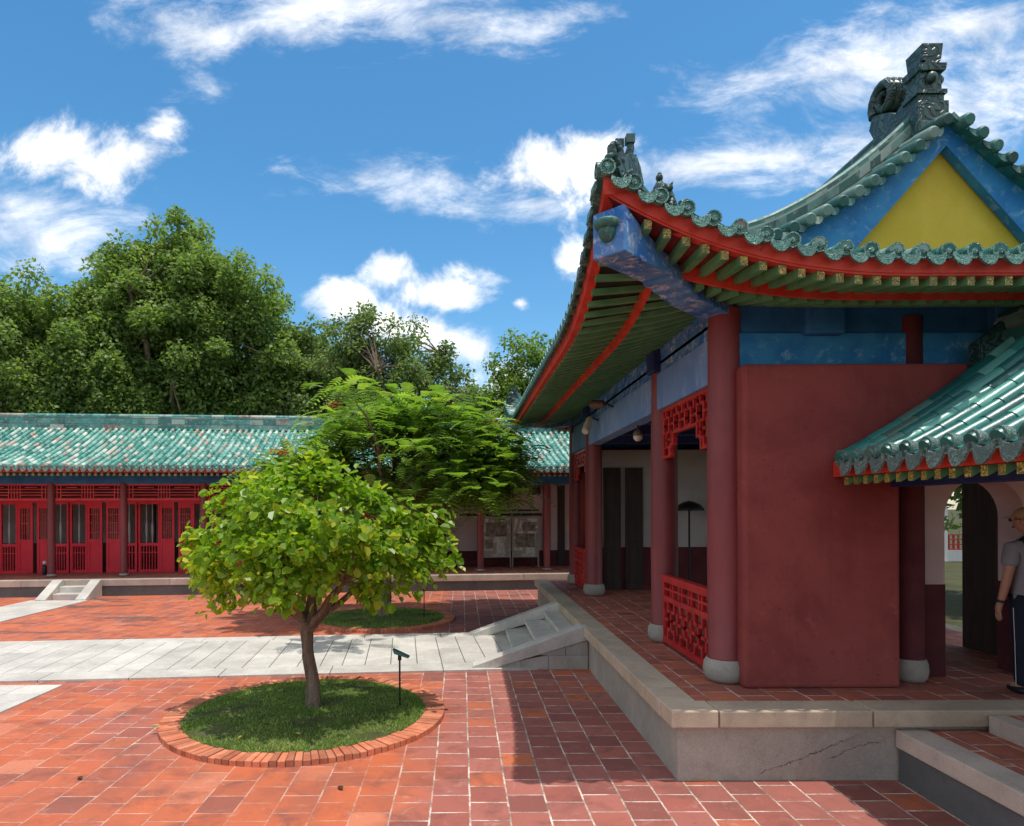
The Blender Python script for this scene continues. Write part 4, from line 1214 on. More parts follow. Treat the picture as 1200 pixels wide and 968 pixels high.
for s0, s1 in zip(HC[:-1], HC[1:]):
    if s0 < -16.5: continue
    if s1 > -1.0 and s0 >= 0.6: pass
    frieze(s0 + 0.10, s1 - 0.10) if s1 <= 0.0 else None
    if s1 <= -1.3:
        L = s1 - s0
        lw = 0.44; c = (s0 + s1) / 2
        b = MB()
        for q in (s0 + 0.015, s1 - 0.085, c - 0.06 - lw - 0.05, c + 0.06 + lw): b.box(q, q + 0.05, DW - 0.01, DW + 0.07, HZ, 2.72)
        b.box(s0, s1, DW - 0.012, DW + 0.072, 2.66, 2.80)
        b.build('door_frame', M['red_door'], hall)
        leaf(c - 0.06 - lw, c - 0.06); leaf(c + 0.06, c + 0.06 + lw)
        screen(s0 + 0.066, c - 0.06 - lw - 0.051); screen(c + 0.06 + lw + 0.051, s1 - 0.086)
        b = MB(); b.box(s0, s1, DW, DW + 0.12, 2.80, 3.9); b.build('wall_above_doors', M['maroon_dark'], hall)
# inside of the hall
b = MB(); b.box(HS0, HS1, 5.6, 5.75, HZ, 4.4); b.build('rear_wall', M['plaster_grey'], hall)
b = MB(); b.box(HS0, HS1, 5.56, 5.598, HZ, 1.25); b.build('rear_wainscot', M['darkwood'], hall)
b = MB()
for s in HC: b.box(s - 0.09, s + 0.09, DW + 0.2, 5.5, 2.9, 3.2)
b.build('tie_beams', M['darkwood'], hall)
b = MB(); b.box(HS0, HS1, DW + 0.13, 5.6, 3.3, 3.34); b.build('ceiling', M['darkwood'], hall)
b = MB()
for s in HC[:11]: b.box(s - 0.05, s + 0.05, 3.4, 3.5, HZ, 2.9)
b.build('inner_posts', M['darkwood'], hall)
# open bay with a plastered wall and display boards
b = MB(); b.box(-1.30, -0.30, DW - 0.1, DW + 0.05, HZ, 3.3); b.build('side_panel', M['maroon_dark'], hall)
b = MB(); b.box(-0.3, 9.0, 2.75, 2.9, 1.0, 3.3); b.build('bay_wall', M['pinkwall'], hall)
b = MB(); b.box(-0.3, 9.0, 2.73, 2.9, HZ, 0.998); b.build('bay_wainscot', M['maroon_dark'], hall)
b = MB()
b.box(0.2, 3.0, 2.70, 2.728, 2.18, 2.26); b.box(0.35, 2.9, 2.71, 2.748, 2.34, 2.39)
for s in (3.05, 3.55): b.box(s, s + 0.24, 2.69, 2.728, HZ, 3.2)
b.build('timber_trim', M['darkwood'], hall)
# roof of the hall
HE, HEZ, HRD = -0.2, 3.60, 3.55
def hz(d): return HEZ + 0.30 * d + 0.44 * (max(d, 0) / HRD) ** 1.8
def SH(d, s): return Vector((s, HE + d, hz(d)))
def htint(): return min(1.0, random.random() ** 0.8)
hc, hp, hd, hdr = MB(), MB(), MB(), MB()
hs = np.arange(HS0 + 0.1, HS1, 0.198)
for i, s in enumerate(hs):
    vis = s > -19
    tile_col(hc, lambda d, s=s: SH(d, s), 0, HRD, (1, 0, 0), r=0.058, step=0.24, tint=htint)
    if vis: disc_end(hd, SH(0, s) + Vector((0, 0, 0.025)), (0, -1, 0), 0.068)
    if i + 1 < len(hs):
        s2 = hs[i + 1]
        pan_strip(hp, lambda d, s=s: SH(d, s), lambda d, s2=s2: SH(d, s2), 0, HRD, 0.24)
        if vis: drip(hdr, SH(0, (s + s2) / 2) + Vector((0, -0.01, -0.012)), (0, -1, 0), 0.16, 0.11)
autosmooth(hc.build('cover_tiles', M['glaze_hall'], hall), 50); hp.build('pan_tiles', M['glaze_hall'], hall)
autosmooth(hd.build('round_tile_ends', M['carved_grey'], hall), 50); hdr.build('drip_tiles', M['carved_grey'], hall)
b = MB()
pts = [(HS0, HE + HRD, hz(HRD)), (HS1, HE + HRD, hz(HRD)), (HS1, HE + 2 * HRD, HEZ), (HS0, HE + 2 * HRD, HEZ)]
b.add(pts, [(0, 1, 2, 3)]); b.build('rear_roof', M['glaze_hall'], hall)
b = MB()
pr = [(0.06, -0.19)] + [(d, -0.19) for d in (0.5, 1.0, 1.6, 2.4, 3.5)]
for (d0, o0), (d1, o1) in zip(pr[:-1], pr[1:]):
    p0, p1 = SH(d0, 0), SH(d1, 0)
    b.add([(HS0, p0.y, p0.z + o0), (HS1, p0.y, p0.z + o0), (HS1, p1.y, p1.z + o1), (HS0, p1.y, p1.z + o1)], [(0, 3, 2, 1)])
b.build('soffit', M['soffit'], hall)
b = MB(); p = SH(0.06, 0); b.box(HS0, HS1, p.y, p.y + 0.04, p.z - 0.15, p.z - 0.02); b.build('fascia', M['fascia'], hall)
br_, be_ = MB(), MB()
for s in np.arange(-19, HS1, 0.165):
    br_.bar([SH(0.07, s), SH(0.6, s), SH(1.25, s)], (1, 0, 0), 0.07, -0.25, -0.17)
    p = SH(0.068, s); be_.add([p + Vector((-0.033, 0, -0.248)), p + Vector((0.033, 0, -0.248)), p + Vector((0.033, 0, -0.172)), p + Vector((-0.033, 0, -0.172))], [(0, 1, 2, 3)])
br_.build('rafters', M['rafter'], hall); be_.build('rafter_ends', M['yellow_end'], hall)
hrg = MB()
sseg = np.arange(HS0, HS1, 0.42)
for s0, s1 in zip(sseg[:-1], sseg[1:]):
    y = HE + HRD; z = hz(HRD)
    for w, h0, h1, tn in ((0.34, -0.05, 0.10, None), (0.20, 0.10, 0.14, 0.95), (0.24, 0.14, 0.30, None), (0.17, 0.30, 0.335, 0.9), (0.24, 0.335, 0.38, None)):
        hrg.box(s0 + 0.002, s1 - 0.002, y - w / 2, y + w / 2, z + h0, z + h1 - 0.001, random.random() if tn is None else tn)
    hrg.tube([(s0 + 0.004, y, z + 0.40), (s1 - 0.004, y, z + 0.40)], 0.075, 10, random.random())
autosmooth(hrg.build('ridge', M['ridge_hall'], hall), 40)
# gable ends, plain
for s in (HS0 + 0.3, HS1 - 0.3):
    b = MB(); n = 8
    pts = [(s, 0.9, HZ)] + [(s, HE + d, hz(d) - 0.2) for d in np.linspace(1.1, HRD, n)] + [(s, HE + 2 * HRD - 0.5, HEZ - 0.2), (s, HE + 2 * HRD - 0.5, HZ)]
    b.extrude(pts, (0.2, 0, 0)); b.build('end_wall', M['wall'], hall)
# hall steps
c5, s5 = math.cos(R(5.5)), math.sin(R(5.5))
hst = thing('stone_steps', 'small pale stone steps leading up to the long hall with red doors', 'steps', (0, 19.65, 0), R(5.5), 'stone steps with sloping side slabs', local=True)
for k in range(2):
    m_ = MB(); m_.box(-11.12, -10.40, -0.36 * (2 - k), -0.045, -0.01 if k == 0 else 0.158, 0.157 * (k + 1)); m_.build('tread', M['pale'], hst, bevel=0.01)
for sa, sb in ((-11.40, -11.13), (-10.39, -10.12)):
    m_ = MB(); m_.extrude([(sa, -1.05, 0), (sa, -0.045, 0), (sa, -0.045, HZ + 0.01), (sa, -0.15, HZ + 0.01), (sa, -1.05, 0.06)], (sb - sa, 0, 0)); m_.build('side_slab', M['pale'], hst, bevel=0.012)
def hall_pt(s, t_, z): return Vector((s * c5 - t_ * s5, 19.65 + s * s5 + t_ * c5, z))

# display boards standing in the open bay
for k, (s0, s1) in enumerate(((0.86, 1.86), (1.90, 2.80))):
    p = hall_pt((s0 + s1) / 2, 2.3, HZ)
    t_ = thing('display_board', ('printed display board standing under the hall roof, nearer the red column' if k == 0 else 'printed display board standing under the hall roof, nearer the gatehouse'),
               'display board', p, R(5.5), 'display boards in the open bay', local=True)
    w = (s1 - s0) / 2
    b = MB(); b.box(-w, w, -0.015, 0.015, 0.36, 1.62); b.build('board', M['paper'], t_)
    b = MB()
    b.box(-w, w, -0.03, 0.03, 1.62, 1.66); b.box(-w, w, -0.03, 0.03, 0.33, 0.36)
    for q in (-w, w - 0.03): b.box(q, q + 0.03, -0.032, 0.032, 0.0, 1.66)
    b.build('board_frame', M['frame'], t_)
    b = MB()
    if k == 0: b.box(-w * 0.7, w * 0.75, -0.019, -0.0155, 1.02, 1.50); b.box(-w * 0.7, -0.1, -0.019, -0.0155, 0.62, 0.92)
    else: b.box(-w * 0.75, w * 0.7, -0.019, -0.0155, 0.66, 1.12); b.box(-0.1, w * 0.75, -0.019, -0.0155, 1.2, 1.5)
    b.build('picture', M['photo_dark'], t_)
# small dark pot with pale top in front of the far-left doors
p = hall_pt(-12.55, 1.75, HZ)
t_ = thing('small_pot', 'small dark pot with pale top standing by the leftmost red doors', 'pot', p)
b = MB(); b.lathe(p.x, p.y, [(0.06, p.z), (0.065, p.z + 0.02), (0.065, p.z + 0.24), (0.03, p.z + 0.30)], 14); b.build('pot_body', M['black'], t_, smooth=True)
b = MB(); b.lathe(p.x, p.y, [(0.03, p.z + 0.30), (0.045, p.z + 0.33), (0.05, p.z + 0.38), (0.02, p.z + 0.41)], 12); b.build('pot_lid', M['white'], t_, smooth=True)

# ------------------------------------------------------------------ planting beds
def bed(cx, cy, label, glabel, n_blades, n=128):
    t_ = thing('brick_edging', label, 'edging', (cx, cy, 0), 0, 'round brick edgings of the planting beds')
    b = MB()
    for k in range(n):
        a0 = 2 * pi * (k + 0.05) / n; a1 = 2 * pi * (k + 0.95) / n
        q = [(cx + r_ * math.cos(a), cy + r_ * math.sin(a)) for r_, a in ((1.37, a0), (1.60, a0), (1.60, a1), (1.37, a1))]
        b.quadbox(q, -0.01, 0.062 + random.uniform(-0.008, 0.006), random.random())
    b.build('bricks', M['brick'], t_, bevel=0.006)
    b = MB()
    for k in range(n):
        a0, a1 = 2 * pi * k / n, 2 * pi * (k + 1) / n
        q = [(cx + r_ * math.cos(a), cy + r_ * math.sin(a)) for r_, a in ((1.38, a0), (1.592, a0), (1.592, a1), (1.38, a1))]
        b.quadbox(q, -0.008, 0.048, 0.5)
    b.build('mortar', M['brick_dark'], t_)
    b = MB(); b.lathe(cx, cy, [(1.385, -0.01), (1.385, 0.055), (0.9, 0.075), (0.3, 0.085), (0.01, 0.087)], 48, cap=False)
    o_ = b.build('bed_soil', M['soil'], smooth=True); o_['kind'] = 'structure'
    r_ = 1.37 * np.sqrt(rng.random(n_blades)); a = rng.random(n_blades) * 2 * pi
    x, y = cx + r_ * np.cos(a), cy + r_ * np.sin(a); z = 0.055 + 0.03 * (1 - r_ / 1.37)
    h = rng.uniform(0.015, 0.042, n_blades); w = rng.uniform(0.004, 0.008, n_blades); th = rng.random(n_blades) * 2 * pi
    lx, ly = rng.normal(0, 0.025, n_blades), rng.normal(0, 0.025, n_blades)
    v = np.empty((n_blades, 3, 3))
    v[:, 0] = np.stack([x - w * np.cos(th), y - w * np.sin(th), z], 1); v[:, 1] = np.stack([x + w * np.cos(th), y + w * np.sin(th), z], 1)
    v[:, 2] = np.stack([x + lx, y + ly, z + h], 1)
    patch = 0.5 + 0.5 * np.sin(x * 5.1 + 1.3 * np.sin(y * 4.0)) * np.sin(y * 6.3 + 0.7)
    tn = np.clip(rng.normal(0.45, 0.18, n_blades) + 0.28 * (patch - 0.5), 0, 1)
    bare = (np.sin(x * 3.7 + 2.0 * np.sin(y * 2.9)) * np.sin(y * 4.4 + 1.1 * np.sin(x * 3.1)) + rng.normal(0, 0.18, n_blades)) < 0.62
    v, tn = v[bare], tn[bare]
    raw_mesh('grass', v.reshape(-1, 3), 3, tn, M['grass'], None, lab=(glabel, 'grass', None, 'stuff'))

def raw_mesh(name, verts, k, tint, mat, parent, lab=None, smooth=False):
    nf = len(verts) // k
    me = bpy.data.meshes.new(name)
    org = np.array(ORG.get(parent.name, Vector((0, 0, 0)))) if parent else np.zeros(3)
    me.vertices.add(len(verts)); me.vertices.foreach_set('co', (verts - org).astype(np.float32).ravel())
    me.loops.add(nf * k); me.loops.foreach_set('vertex_index', np.arange(nf * k, dtype=np.int32))
    me.polygons.add(nf); me.polygons.foreach_set('loop_start', np.arange(0, nf * k, k, dtype=np.int32))
    me.polygons.foreach_set('loop_total', np.full(nf, k, dtype=np.int32))
    me.materials.append(mat)
    at = me.attributes.new('tint', 'FLOAT', 'FACE'); at.data.foreach_set('value', np.asarray(tint, dtype=np.float32))
    me.update(calc_edges=True)
    o = bpy.data.objects.new(name, me); COL.objects.link(o)
    if parent: o.parent = parent; ORG[o.name] = Vector(org)
    if lab: tag(o, *lab)
    return o

bed(-1.81, 7.80, 'round brick edging around the grass bed of the small near tree', 'short green grass inside the near round bed', 26000)
bed(-1.76, 14.55, 'round brick edging around the shaded grass bed beyond the pale path', 'short green grass inside the far round bed', 14000)

# ------------------------------------------------------------------ trees
def unit(v): return v / (np.linalg.norm(v, axis=-1, keepdims=True) + 1e-9)

def leaves(pos, nrm, size, shape, aspect=0.6, spin=None):
    """polygons at pos facing nrm; shape = outline (u along, v across)"""
    n = len(pos)
    t1 = unit(np.cross(nrm, unit(rng.normal(size=(n, 3)))))
    if spin is not None: t1 = unit(spin - nrm * np.sum(spin * nrm, 1, keepdims=True))
    t2 = np.cross(nrm, t1)
    sh = np.array(shape)
    P = pos[:, None, :] + size[:, None, None] * (sh[None, :, 0, None] * t1[:, None, :] + aspect * sh[None, :, 1, None] * t2[:, None, :]
                                                 + sh[None, :, 2, None] * nrm[:, None, :])
    return P.reshape(-1, 3)

OVAL = [(0, 0, 0), (0.35, 0.5, 0.08), (0.75, 0.55, 0.05), (1.0, 0.0, -0.08), (0.75, -0.55, 0.05), (0.35, -0.5, 0.08)]
HALF_A = [(0, 0, 0), (0.34, 0.50, 0.17), (0.80, 0.44, 0.12), (1.0, 0.0, -0.10)]
HALF_B = [(0, 0, 0), (1.0, 0.0, -0.10), (0.80, -0.44, 0.12), (0.34, -0.50, 0.17)]
DIAM = [(-0.5, 0, 0), (0.0, 0.5, 0.06), (0.5, 0, 0), (0.0, -0.5, 0.06)]

def branch_path(p0, p1, sag, n=6, wob=0.06):
    p0, p1 = np.array(p0, float), np.array(p1, float)
    L = np.linalg.norm(p1 - p0)
    pts = []
    for k in range(n + 1):
        t = k / n
        q = p0 + (p1 - p0) * t; q[2] += sag * L * math.sin(pi * t)
        if 0 < k < n: q += rng.normal(0, wob * L / n * 1.5, 3)
        pts.append(q)
    return pts

# --- near small tree with round glossy leaves
rng = np.random.default_rng(41)
TX, TY = -1.80, 7.86
tree1 = thing('leafy_tree', 'small bright green tree with round glossy leaves in the near round grass bed', 'tree', (TX, TY, 0.06))
b = MB()
fork = np.array([TX - 0.03, TY, 1.16])
trunk_pts = [(TX + 0.05, TY, 0.03), (TX + 0.04, TY, 0.12), (TX + 0.03, TY + 0.01, 0.40), (TX - 0.02, TY, 0.68), (TX - 0.03, TY, 0.9), (TX - 0.05, TY + 0.01, 1.08)]
b.tube(trunk_pts, [0.125, 0.095, 0.077, 0.071, 0.075, 0.078], 14)
limbs = [((-0.55, 0.05, 1.62), 0.05), ((0.42, -0.1, 1.55), 0.06), ((0.05, 0.4, 1.85), 0.045), ((-0.2, -0.45, 1.7), 0.045), ((0.15, 0.05, 2.05), 0.05), ((-0.8, -0.3, 1.6), 0.035), ((0.85, 0.2, 1.68), 0.04), ((0.5, -0.5, 1.6), 0.035)]
tips = []
base_f = [(TX - 0.06, TY + 0.01, 1.08), (TX - 0.02, TY, 0.98)]
for k, ((dx, dy, z), r_) in enumerate(limbs):
    e = (TX + dx, TY + dy, z); s0 = base_f[1] if dx > 0.1 else base_f[0]
    pts = branch_path(s0, e, 0.03, 5)
    b.tube(pts, list(np.linspace(r_ * 1.15, r_ * 0.55, len(pts))), 9); tips.append((np.array(e), r_ * 0.55))
# crown envelope: flattened dome
cl = []
tries = 0
while len(cl) < 60:
    d = unit(rng.normal(size=3)); rr = rng.random() ** 0.45
    q = np.array([d[0] * 1.22, d[1] * 1.25, d[2] * 0.92]) * rr
    c = np.array([TX + 0.12, TY, 2.02]) + q
    if c[2] < 1.46 + 0.12 * rng.random(): continue
    # shoulder: lower towards the left, a peak over the trunk
    lim = 2.80 - 0.50 * max(0, abs(c[0] - (TX + 0.08)) - 0.12) ** 1.1
    if c[2] > lim: continue
    tries += 1
    if tries < 4000 and any(np.linalg.norm(c - o_) < 0.31 for o_ in cl): continue
    cl.append(c)
for (u, z, dy) in ((-1.12, 1.85, -0.1), (-1.2, 1.62, 0.1), (1.42, 2.2, 0.0), (1.48, 2.0, 0.2), (0.1, 2.8, 0.0), (0.28, 2.72, -0.2), (-0.95, 2.5, 0.0), (1.2, 1.7, -0.2), (0.8, 1.5, -0.3), (-0.9, 1.50, -0.3), (-0.35, 1.52, -0.5), (1.05, 2.3, -0.3), (0.3, 2.0, -1.0), (-0.4, 2.0, -0.95), (0.02, 2.95, 0.05), (-0.28, 2.68, 0.1), (-1.28, 2.05, 0.0), (-0.72, 2.66, 0.1), (1.55, 1.8, -0.1), (0.62, 2.52, 0.0), (-0.15, 2.5, -0.7), (0.75, 2.1, -0.8), (-0.9, 1.9, -0.7)):
    cl.append(np.array([TX + u, TY + dy, z]))
for c in cl:
    j = min(range(len(tips)), key=lambda i: np.linalg.norm(tips[i][0] - c))
    pts = branch_path(tips[j][0], c, 0.05, 4); b.tube(pts, list(np.linspace(tips[j][1] * 0.7, 0.008, len(pts))), 6)
autosmooth(b.build('trunk', M['bark'], tree1), 60)
P, Nn, Sz, Tn = [], [], [], []
ctr = np.array([TX + 0.1, TY, 1.9])
for c in cl:
    n = int(rng.integers(60, 150)); sg_ = rng.uniform(0.075, 0.135)
    q = c + rng.normal(0, 1, (n, 3)) * np.array([sg_, sg_, sg_ * 0.9])
    out = unit(q - ctr)
    nn = unit(out * 0.55 + np.array([0, 0, 0.55]) + rng.normal(0, 0.55, (n, 3)))
    P.append(q); Nn.append(nn); Sz.append(rng.uniform(0.05, 0.13, n))
    yel = 0.30 if (c[0] < TX - 0.5 and c[2] < 1.9) else 0.0
    Tn.append(np.clip(rng.normal(0.48 + 0.5 * yel, 0.17, n) + (rng.random(n) < 0.05 + 0.25 * yel) * 0.4, 0, 1))
P, Nn, Sz, Tn = np.concatenate(P), np.concatenate(Nn), np.concatenate(Sz), np.concatenate(Tn)
keep = (P[:, 2] > 1.16) & ~((P[:, 2] < 1.35) & (np.hypot(P[:, 0] - TX, P[:, 1] - TY) < 0.5))
P, Nn, Sz, Tn = P[keep], Nn[keep], Sz[keep], Tn[keep]
spin = unit(unit(P - ctr) + np.array([0, 0, -0.35]) + rng.normal(0, 0.5, P.shape))
_st = rng.bit_generator.state
la = leaves(P, Nn, Sz, HALF_A, 0.72, spin); rng.bit_generator.state = _st
lb = leaves(P, Nn, Sz, HALF_B, 0.72, spin)
raw_mesh('crown', np.concatenate([la, lb]), 4, np.concatenate([Tn, Tn]), M['leaf1'], tree1)

# --- feathery flame tree beyond the path
rng = np.random.default_rng(23)
T2X, T2Y = -1.70, 14.6
tree2 = thing('flame_tree', 'feathery spreading tree with a few orange flowers behind the small bright green tree', 'tree', (T2X, T2Y, 0.06))
b = MB()
b.tube([(T2X, T2Y, 0.03), (T2X, T2Y, 0.3), (T2X + 0.03, T2Y, 1.2), (T2X + 0.06, T2Y, 2.0)], [0.2, 0.15, 0.13, 0.12], 12)
pads = []
spec = [(-2.5, 3.0), (-2.1, 3.35), (-1.6, 2.75), (-1.2, 3.9), (-0.6, 4.35), (0.1, 4.72), (0.6, 4.5), (1.2, 4.2), (1.9, 4.1), (2.5, 4.05), (2.6, 3.65), (2.6, 3.0), (2.0, 2.75), (1.5, 3.3), (0.8, 3.7), (0.0, 3.9), (-0.8, 3.3), (0.4, 3.1), (1.0, 2.6), (2.45, 3.2), (2.5, 2.8), (-2.2, 2.8), (-1.5, 3.3), (2.2, 3.5), (0.5, 4.1)]
for dx, z in spec:
    for _ in range(4):
        pads.append(np.array([T2X + 0.02 + dx * 0.93 + rng.normal(0, 0.18), T2Y + rng.normal(0, 0.85), z - 0.02 + rng.normal(0, 0.20)]))
lim2 = []
for k in range(9):
    an = 2 * pi * k / 9 + 0.3
    e = np.array([T2X + 0.3 + 1.25 * math.cos(an), T2Y + 0.9 * math.sin(an), 3.0 + 0.5 * rng.random()])
    pts = branch_path((T2X + 0.06, T2Y, 1.9), e, 0.08, 5); b.tube(pts, list(np.linspace(0.08, 0.04, 6)), 8); lim2.append(e)
for c in pads:
    j = min(range(len(lim2)), key=lambda i: np.linalg.norm(lim2[i] - c))
    pts = branch_path(lim2[j], c, 0.06, 4); b.tube(pts, list(np.linspace(0.035, 0.008, len(pts))), 5)
autosmooth(b.build('trunk', M['bark'], tree2), 60)
V, T_ = [], []
for c in pads:
    n = 46
    for _ in range(n):
        base = c + rng.normal(0, 1, 3) * np.array([0.25, 0.25, 0.17])
        dirn = unit(np.array([base[0] - c[0], base[1] - c[1], 0]) * 1.5 + rng.normal(0, 0.45, 3) * np.array([1, 1, 0.6]) + np.array([0, 0, 0.10]))
        L = rng.uniform(0.32, 0.60); tn = np.clip(rng.normal(0.5, 0.2), 0, 1)
        side = unit(np.cross(dirn, np.array([0, 0, 1.0])))
        m_ = 8
        for k in range(m_):
            t = (k + 1) / m_
            p = base + dirn * L * t + np.array([0, 0, -0.42 * L * t * t])
            ll = 0.115 * math.sin(pi * (0.15 + 0.8 * t)) * (L / 0.4); w = 0.024
            for sg in (-1, 1):
                tip = p + side * sg * ll + dirn * ll * 0.35 + np.array([0, 0, -0.02])
                V += [p - dirn * w, p + dirn * w, tip + dirn * w * 0.6, tip - dirn * w * 0.6]; T_.append(np.clip(tn + rng.normal(0, 0.06), 0, 1))
raw_mesh('crown', np.array(V), 4, T_, M['leaf2'], tree2)
for dx, dy, z in ((-0.95, -0.6, 4.62), (2.65, -0.5, 4.28), (2.75, -0.3, 4.1), (-2.2, -0.5, 3.62)):
    b = MB(); c = np.array([T2X - 0.1 + dx * 0.93, T2Y + dy, z])
    for _ in range(26):
        q = c + rng.normal(0, 1, 3) * np.array([0.10, 0.10, 0.04]); b.ball(q, rng.uniform(0.012, 0.026), 6, 4, 0.5)
    b.build('flower_cluster', M['flower'], tree2)

# --- background trees behind the hall
def big_tree(name, label, x, y, ztop, zbot, halfw, nclump, nleaf, lsz, mat, seed, clump_r, sparse=0.0, group='trees behind the long hall', lobes=None, trunk_r=0.3, droop=0.35):
    global rng
    rng = np.random.default_rng(seed)
    t_ = thing(name, label, 'tree', (x, y, 0), 0, group)
    zc = (ztop + zbot) / 2; hz_ = (ztop - zbot) / 2
    b = MB()
    b.tube([(x, y, -0.1), (x + 0.1, y, zbot * 0.5), (x, y, zbot + 0.3 * hz_), (x, y, zc + 0.3 * hz_)], [trunk_r * 1.2, trunk_r, trunk_r * 0.8, trunk_r * 0.35], 10)
    cl = []
    lobes = lobes or [(0, 0, 1.0)]
    while len(cl) < nclump:
        lx, lz, lr = lobes[rng.integers(len(lobes))]
        d = unit(rng.normal(size=3)); rr = rng.random() ** 0.33
        q = np.array([x + (lx + d[0] * rr * lr) * halfw, y + d[1] * rr * lr * halfw * 0.7, zc + (lz + d[2] * rr * lr) * hz_])
        if q[2] < zbot or q[2] > ztop: continue
        if d[1] > 0.75: continue
        cl.append(q)
    for k in range(nclump // 7):      # sprigs standing clear of the outline
        q = cl[rng.integers(nclump)]; o_ = unit(q - np.array([x, y, zc])); cl.append(q + o_ * rng.uniform(0.5, 1.0) * clump_r + np.array([0, 0, 0.4]))
    hub = []
    for k in range(10):
        an = 2 * pi * k / 10; e = np.array([x + halfw * 0.5 * math.cos(an), y + halfw * 0.35 * math.sin(an), zc + hz_ * rng.uniform(-0.4, 0.5)])
        pts = branch_path((x, y, zbot + 0.25 * hz_ * rng.random()), e, 0.1, 5); b.tube(pts, list(np.linspace(trunk_r * 0.5, trunk_r * 0.18, 6)), 7); hub.append(e)
    for c in cl[::(1 if sparse else 9)]:
        j = min(range(len(hub)), key=lambda i: np.linalg.norm(hub[i] - c))
        pts = branch_path(hub[j], c, 0.05, 3); b.tube(pts, list(np.linspace(trunk_r * 0.16, 0.02, len(pts))), 5)
    autosmooth(b.build('trunk', M['bark'], t_), 60)
    ctr = np.array([x, y, zc - 0.3 * hz_])
    P, Nn, Sz, Tn, Sp = [], [], [], [], []
    for c in cl:
        n = int(nleaf * rng.uniform(0.7, 1.3)); cr = clump_r * rng.uniform(0.65, 1.25)
        d = unit(rng.normal(size=(n, 3))) * (rng.random((n, 1)) ** 0.45)
        d[:, 2] = d[:, 2] * 0.85 - 0.25 * (d[:, 0] ** 2 + d[:, 1] ** 2)
        q = c + d * cr
        nn = unit(unit(d) * 0.25 + np.array([0, 0, 0.75]) + rng.normal(0, 0.65, (n, 3)))
        P.append(q); Nn.append(nn); Sz.append(lsz * rng.uniform(0.6, 1.35, n))
        ct = rng.normal(0.0, 0.10)
        Tn.append(np.clip(rng.normal(0.45, 0.17, n) + ct, 0, 1))
        Sp.append(unit(unit(d) + np.array([0, 0, -droop]) + rng.normal(0, 0.35, (n, 3))))
    P, Nn, Sz, Tn, Sp = map(np.concatenate, (P, Nn, Sz, Tn, Sp))
    raw_mesh('crown', leaves(P, Nn, Sz, DIAM, 0.62, Sp), 4, Tn, mat, t_)
    return t_
# pixel scale at y=34 is about 23 px per metre
big_tree('broadleaf_tree', 'tallest dense green tree rising behind the left part of the long hall', -14.6, 33.5, 16.6, 4.2, 6.6, 560, 270, 0.215, M['leaf_bg'], 11, 0.85,
         lobes=[(-0.1, -0.2, 0.85), (0.15, 0.15, 0.75), (0.55, -0.1, 0.55), (-0.35, 0.0, 0.6), (0.1, 0.48, 0.42), (-0.25, 0.5, 0.22)], trunk_r=0.45)
big_tree('broadleaf_tree', 'dense green tree at the far left edge behind the long hall', -22.3, 32.0, 14.2, 4.0, 6.6, 400, 270, 0.215, M['leaf_bg'], 12, 0.85,
         lobes=[(0, -0.1, 0.9), (0.5, 0.1, 0.6), (-0.3, 0.3, 0.6), (0.75, -0.35, 0.5)], trunk_r=0.4)
big_tree('broadleaf_tree', 'lower grey green tree between the tallest tree and the sparse tree', -7.8, 35.0, 10.9, 4.0, 4.2, 240, 210, 0.21, M['leaf_bg2'], 13, 0.75, trunk_r=0.3)
big_tree('open_crowned_tree', 'sparse open tree with sky showing through, against the low white clouds', -3.3, 33.0, 12.7, 4.6, 4.4, 200, 125, 0.19, M['leaf_bg2'], 14, 0.7, sparse=1,
         lobes=[(-0.3, 0.0, 0.7), (0.35, -0.25, 0.65), (-0.35, 0.45, 0.45), (0.1, 0.1, 0.6), (0.75, -0.45, 0.35)], trunk_r=0.28)
big_tree('broadleaf_tree', 'light green tree close to the upswept left eave of the gatehouse', 3.3, 31.0, 10.8, 4.2, 3.0, 180, 170, 0.18, M['leaf_bg3'], 15, 0.65,
         lobes=[(0.1, 0.1, 0.85), (-0.4, -0.35, 0.6), (0.6, 0.2, 0.6)], trunk_r=0.28)
big_tree('broadleaf_tree', 'light green tree peeking past the right side of the yellow gable', 26.8, 31.0, 17.6, 4.0, 4.6, 90, 170, 0.30, M['leaf_bg3'], 16, 1.0, trunk_r=0.35, group=None)
big_tree('broadleaf_tree', 'tree added to shade the lawn right of the gatehouse', 15.0, 16.5, 8.0, 2.6, 4.6, 140, 150, 0.30, M['leaf_bg'], 17, 1.1, trunk_r=0.3, group=None)  # added here to throw shade on the lawn beyond the arch
big_tree('broadleaf_tree', 'rounded dark green tree filling the gap behind the hall ridge', -10.5, 37.0, 11.5, 3.0, 6.0, 240, 230, 0.23, M['leaf_bg'], 18, 0.95, trunk_r=0.3)
rng = np.random.default_rng(99)

# wall seen through the arch
t_ = thing('lattice_wall', 'low white wall topped with red lattice across the lawn, seen through the arched doorway', 'wall', (22.5, 30.0, 0))
b = MB(); b.box(19.5, 26.0, 29.9, 30.1, -0.05, 0.50); b.build('wall_base', M['white'], t_)
b = MB()
for z in (0.50, 0.72, 0.94, 1.16): b.box(19.5, 26.0, 29.95, 30.05, z, z + 0.05)
for x in np.arange(19.5, 26.0, 0.22): b.box(x, x + 0.05, 29.952, 30.048, 0.55, 1.16)
b.build('lattice', M['red'], t_)
b = MB()
for x in (19.5, 21.6, 23.7, 25.8): b.box(x, x + 0.22, 29.88, 30.12, -0.05, 2.6)
b.build('posts', M['white'], t_)

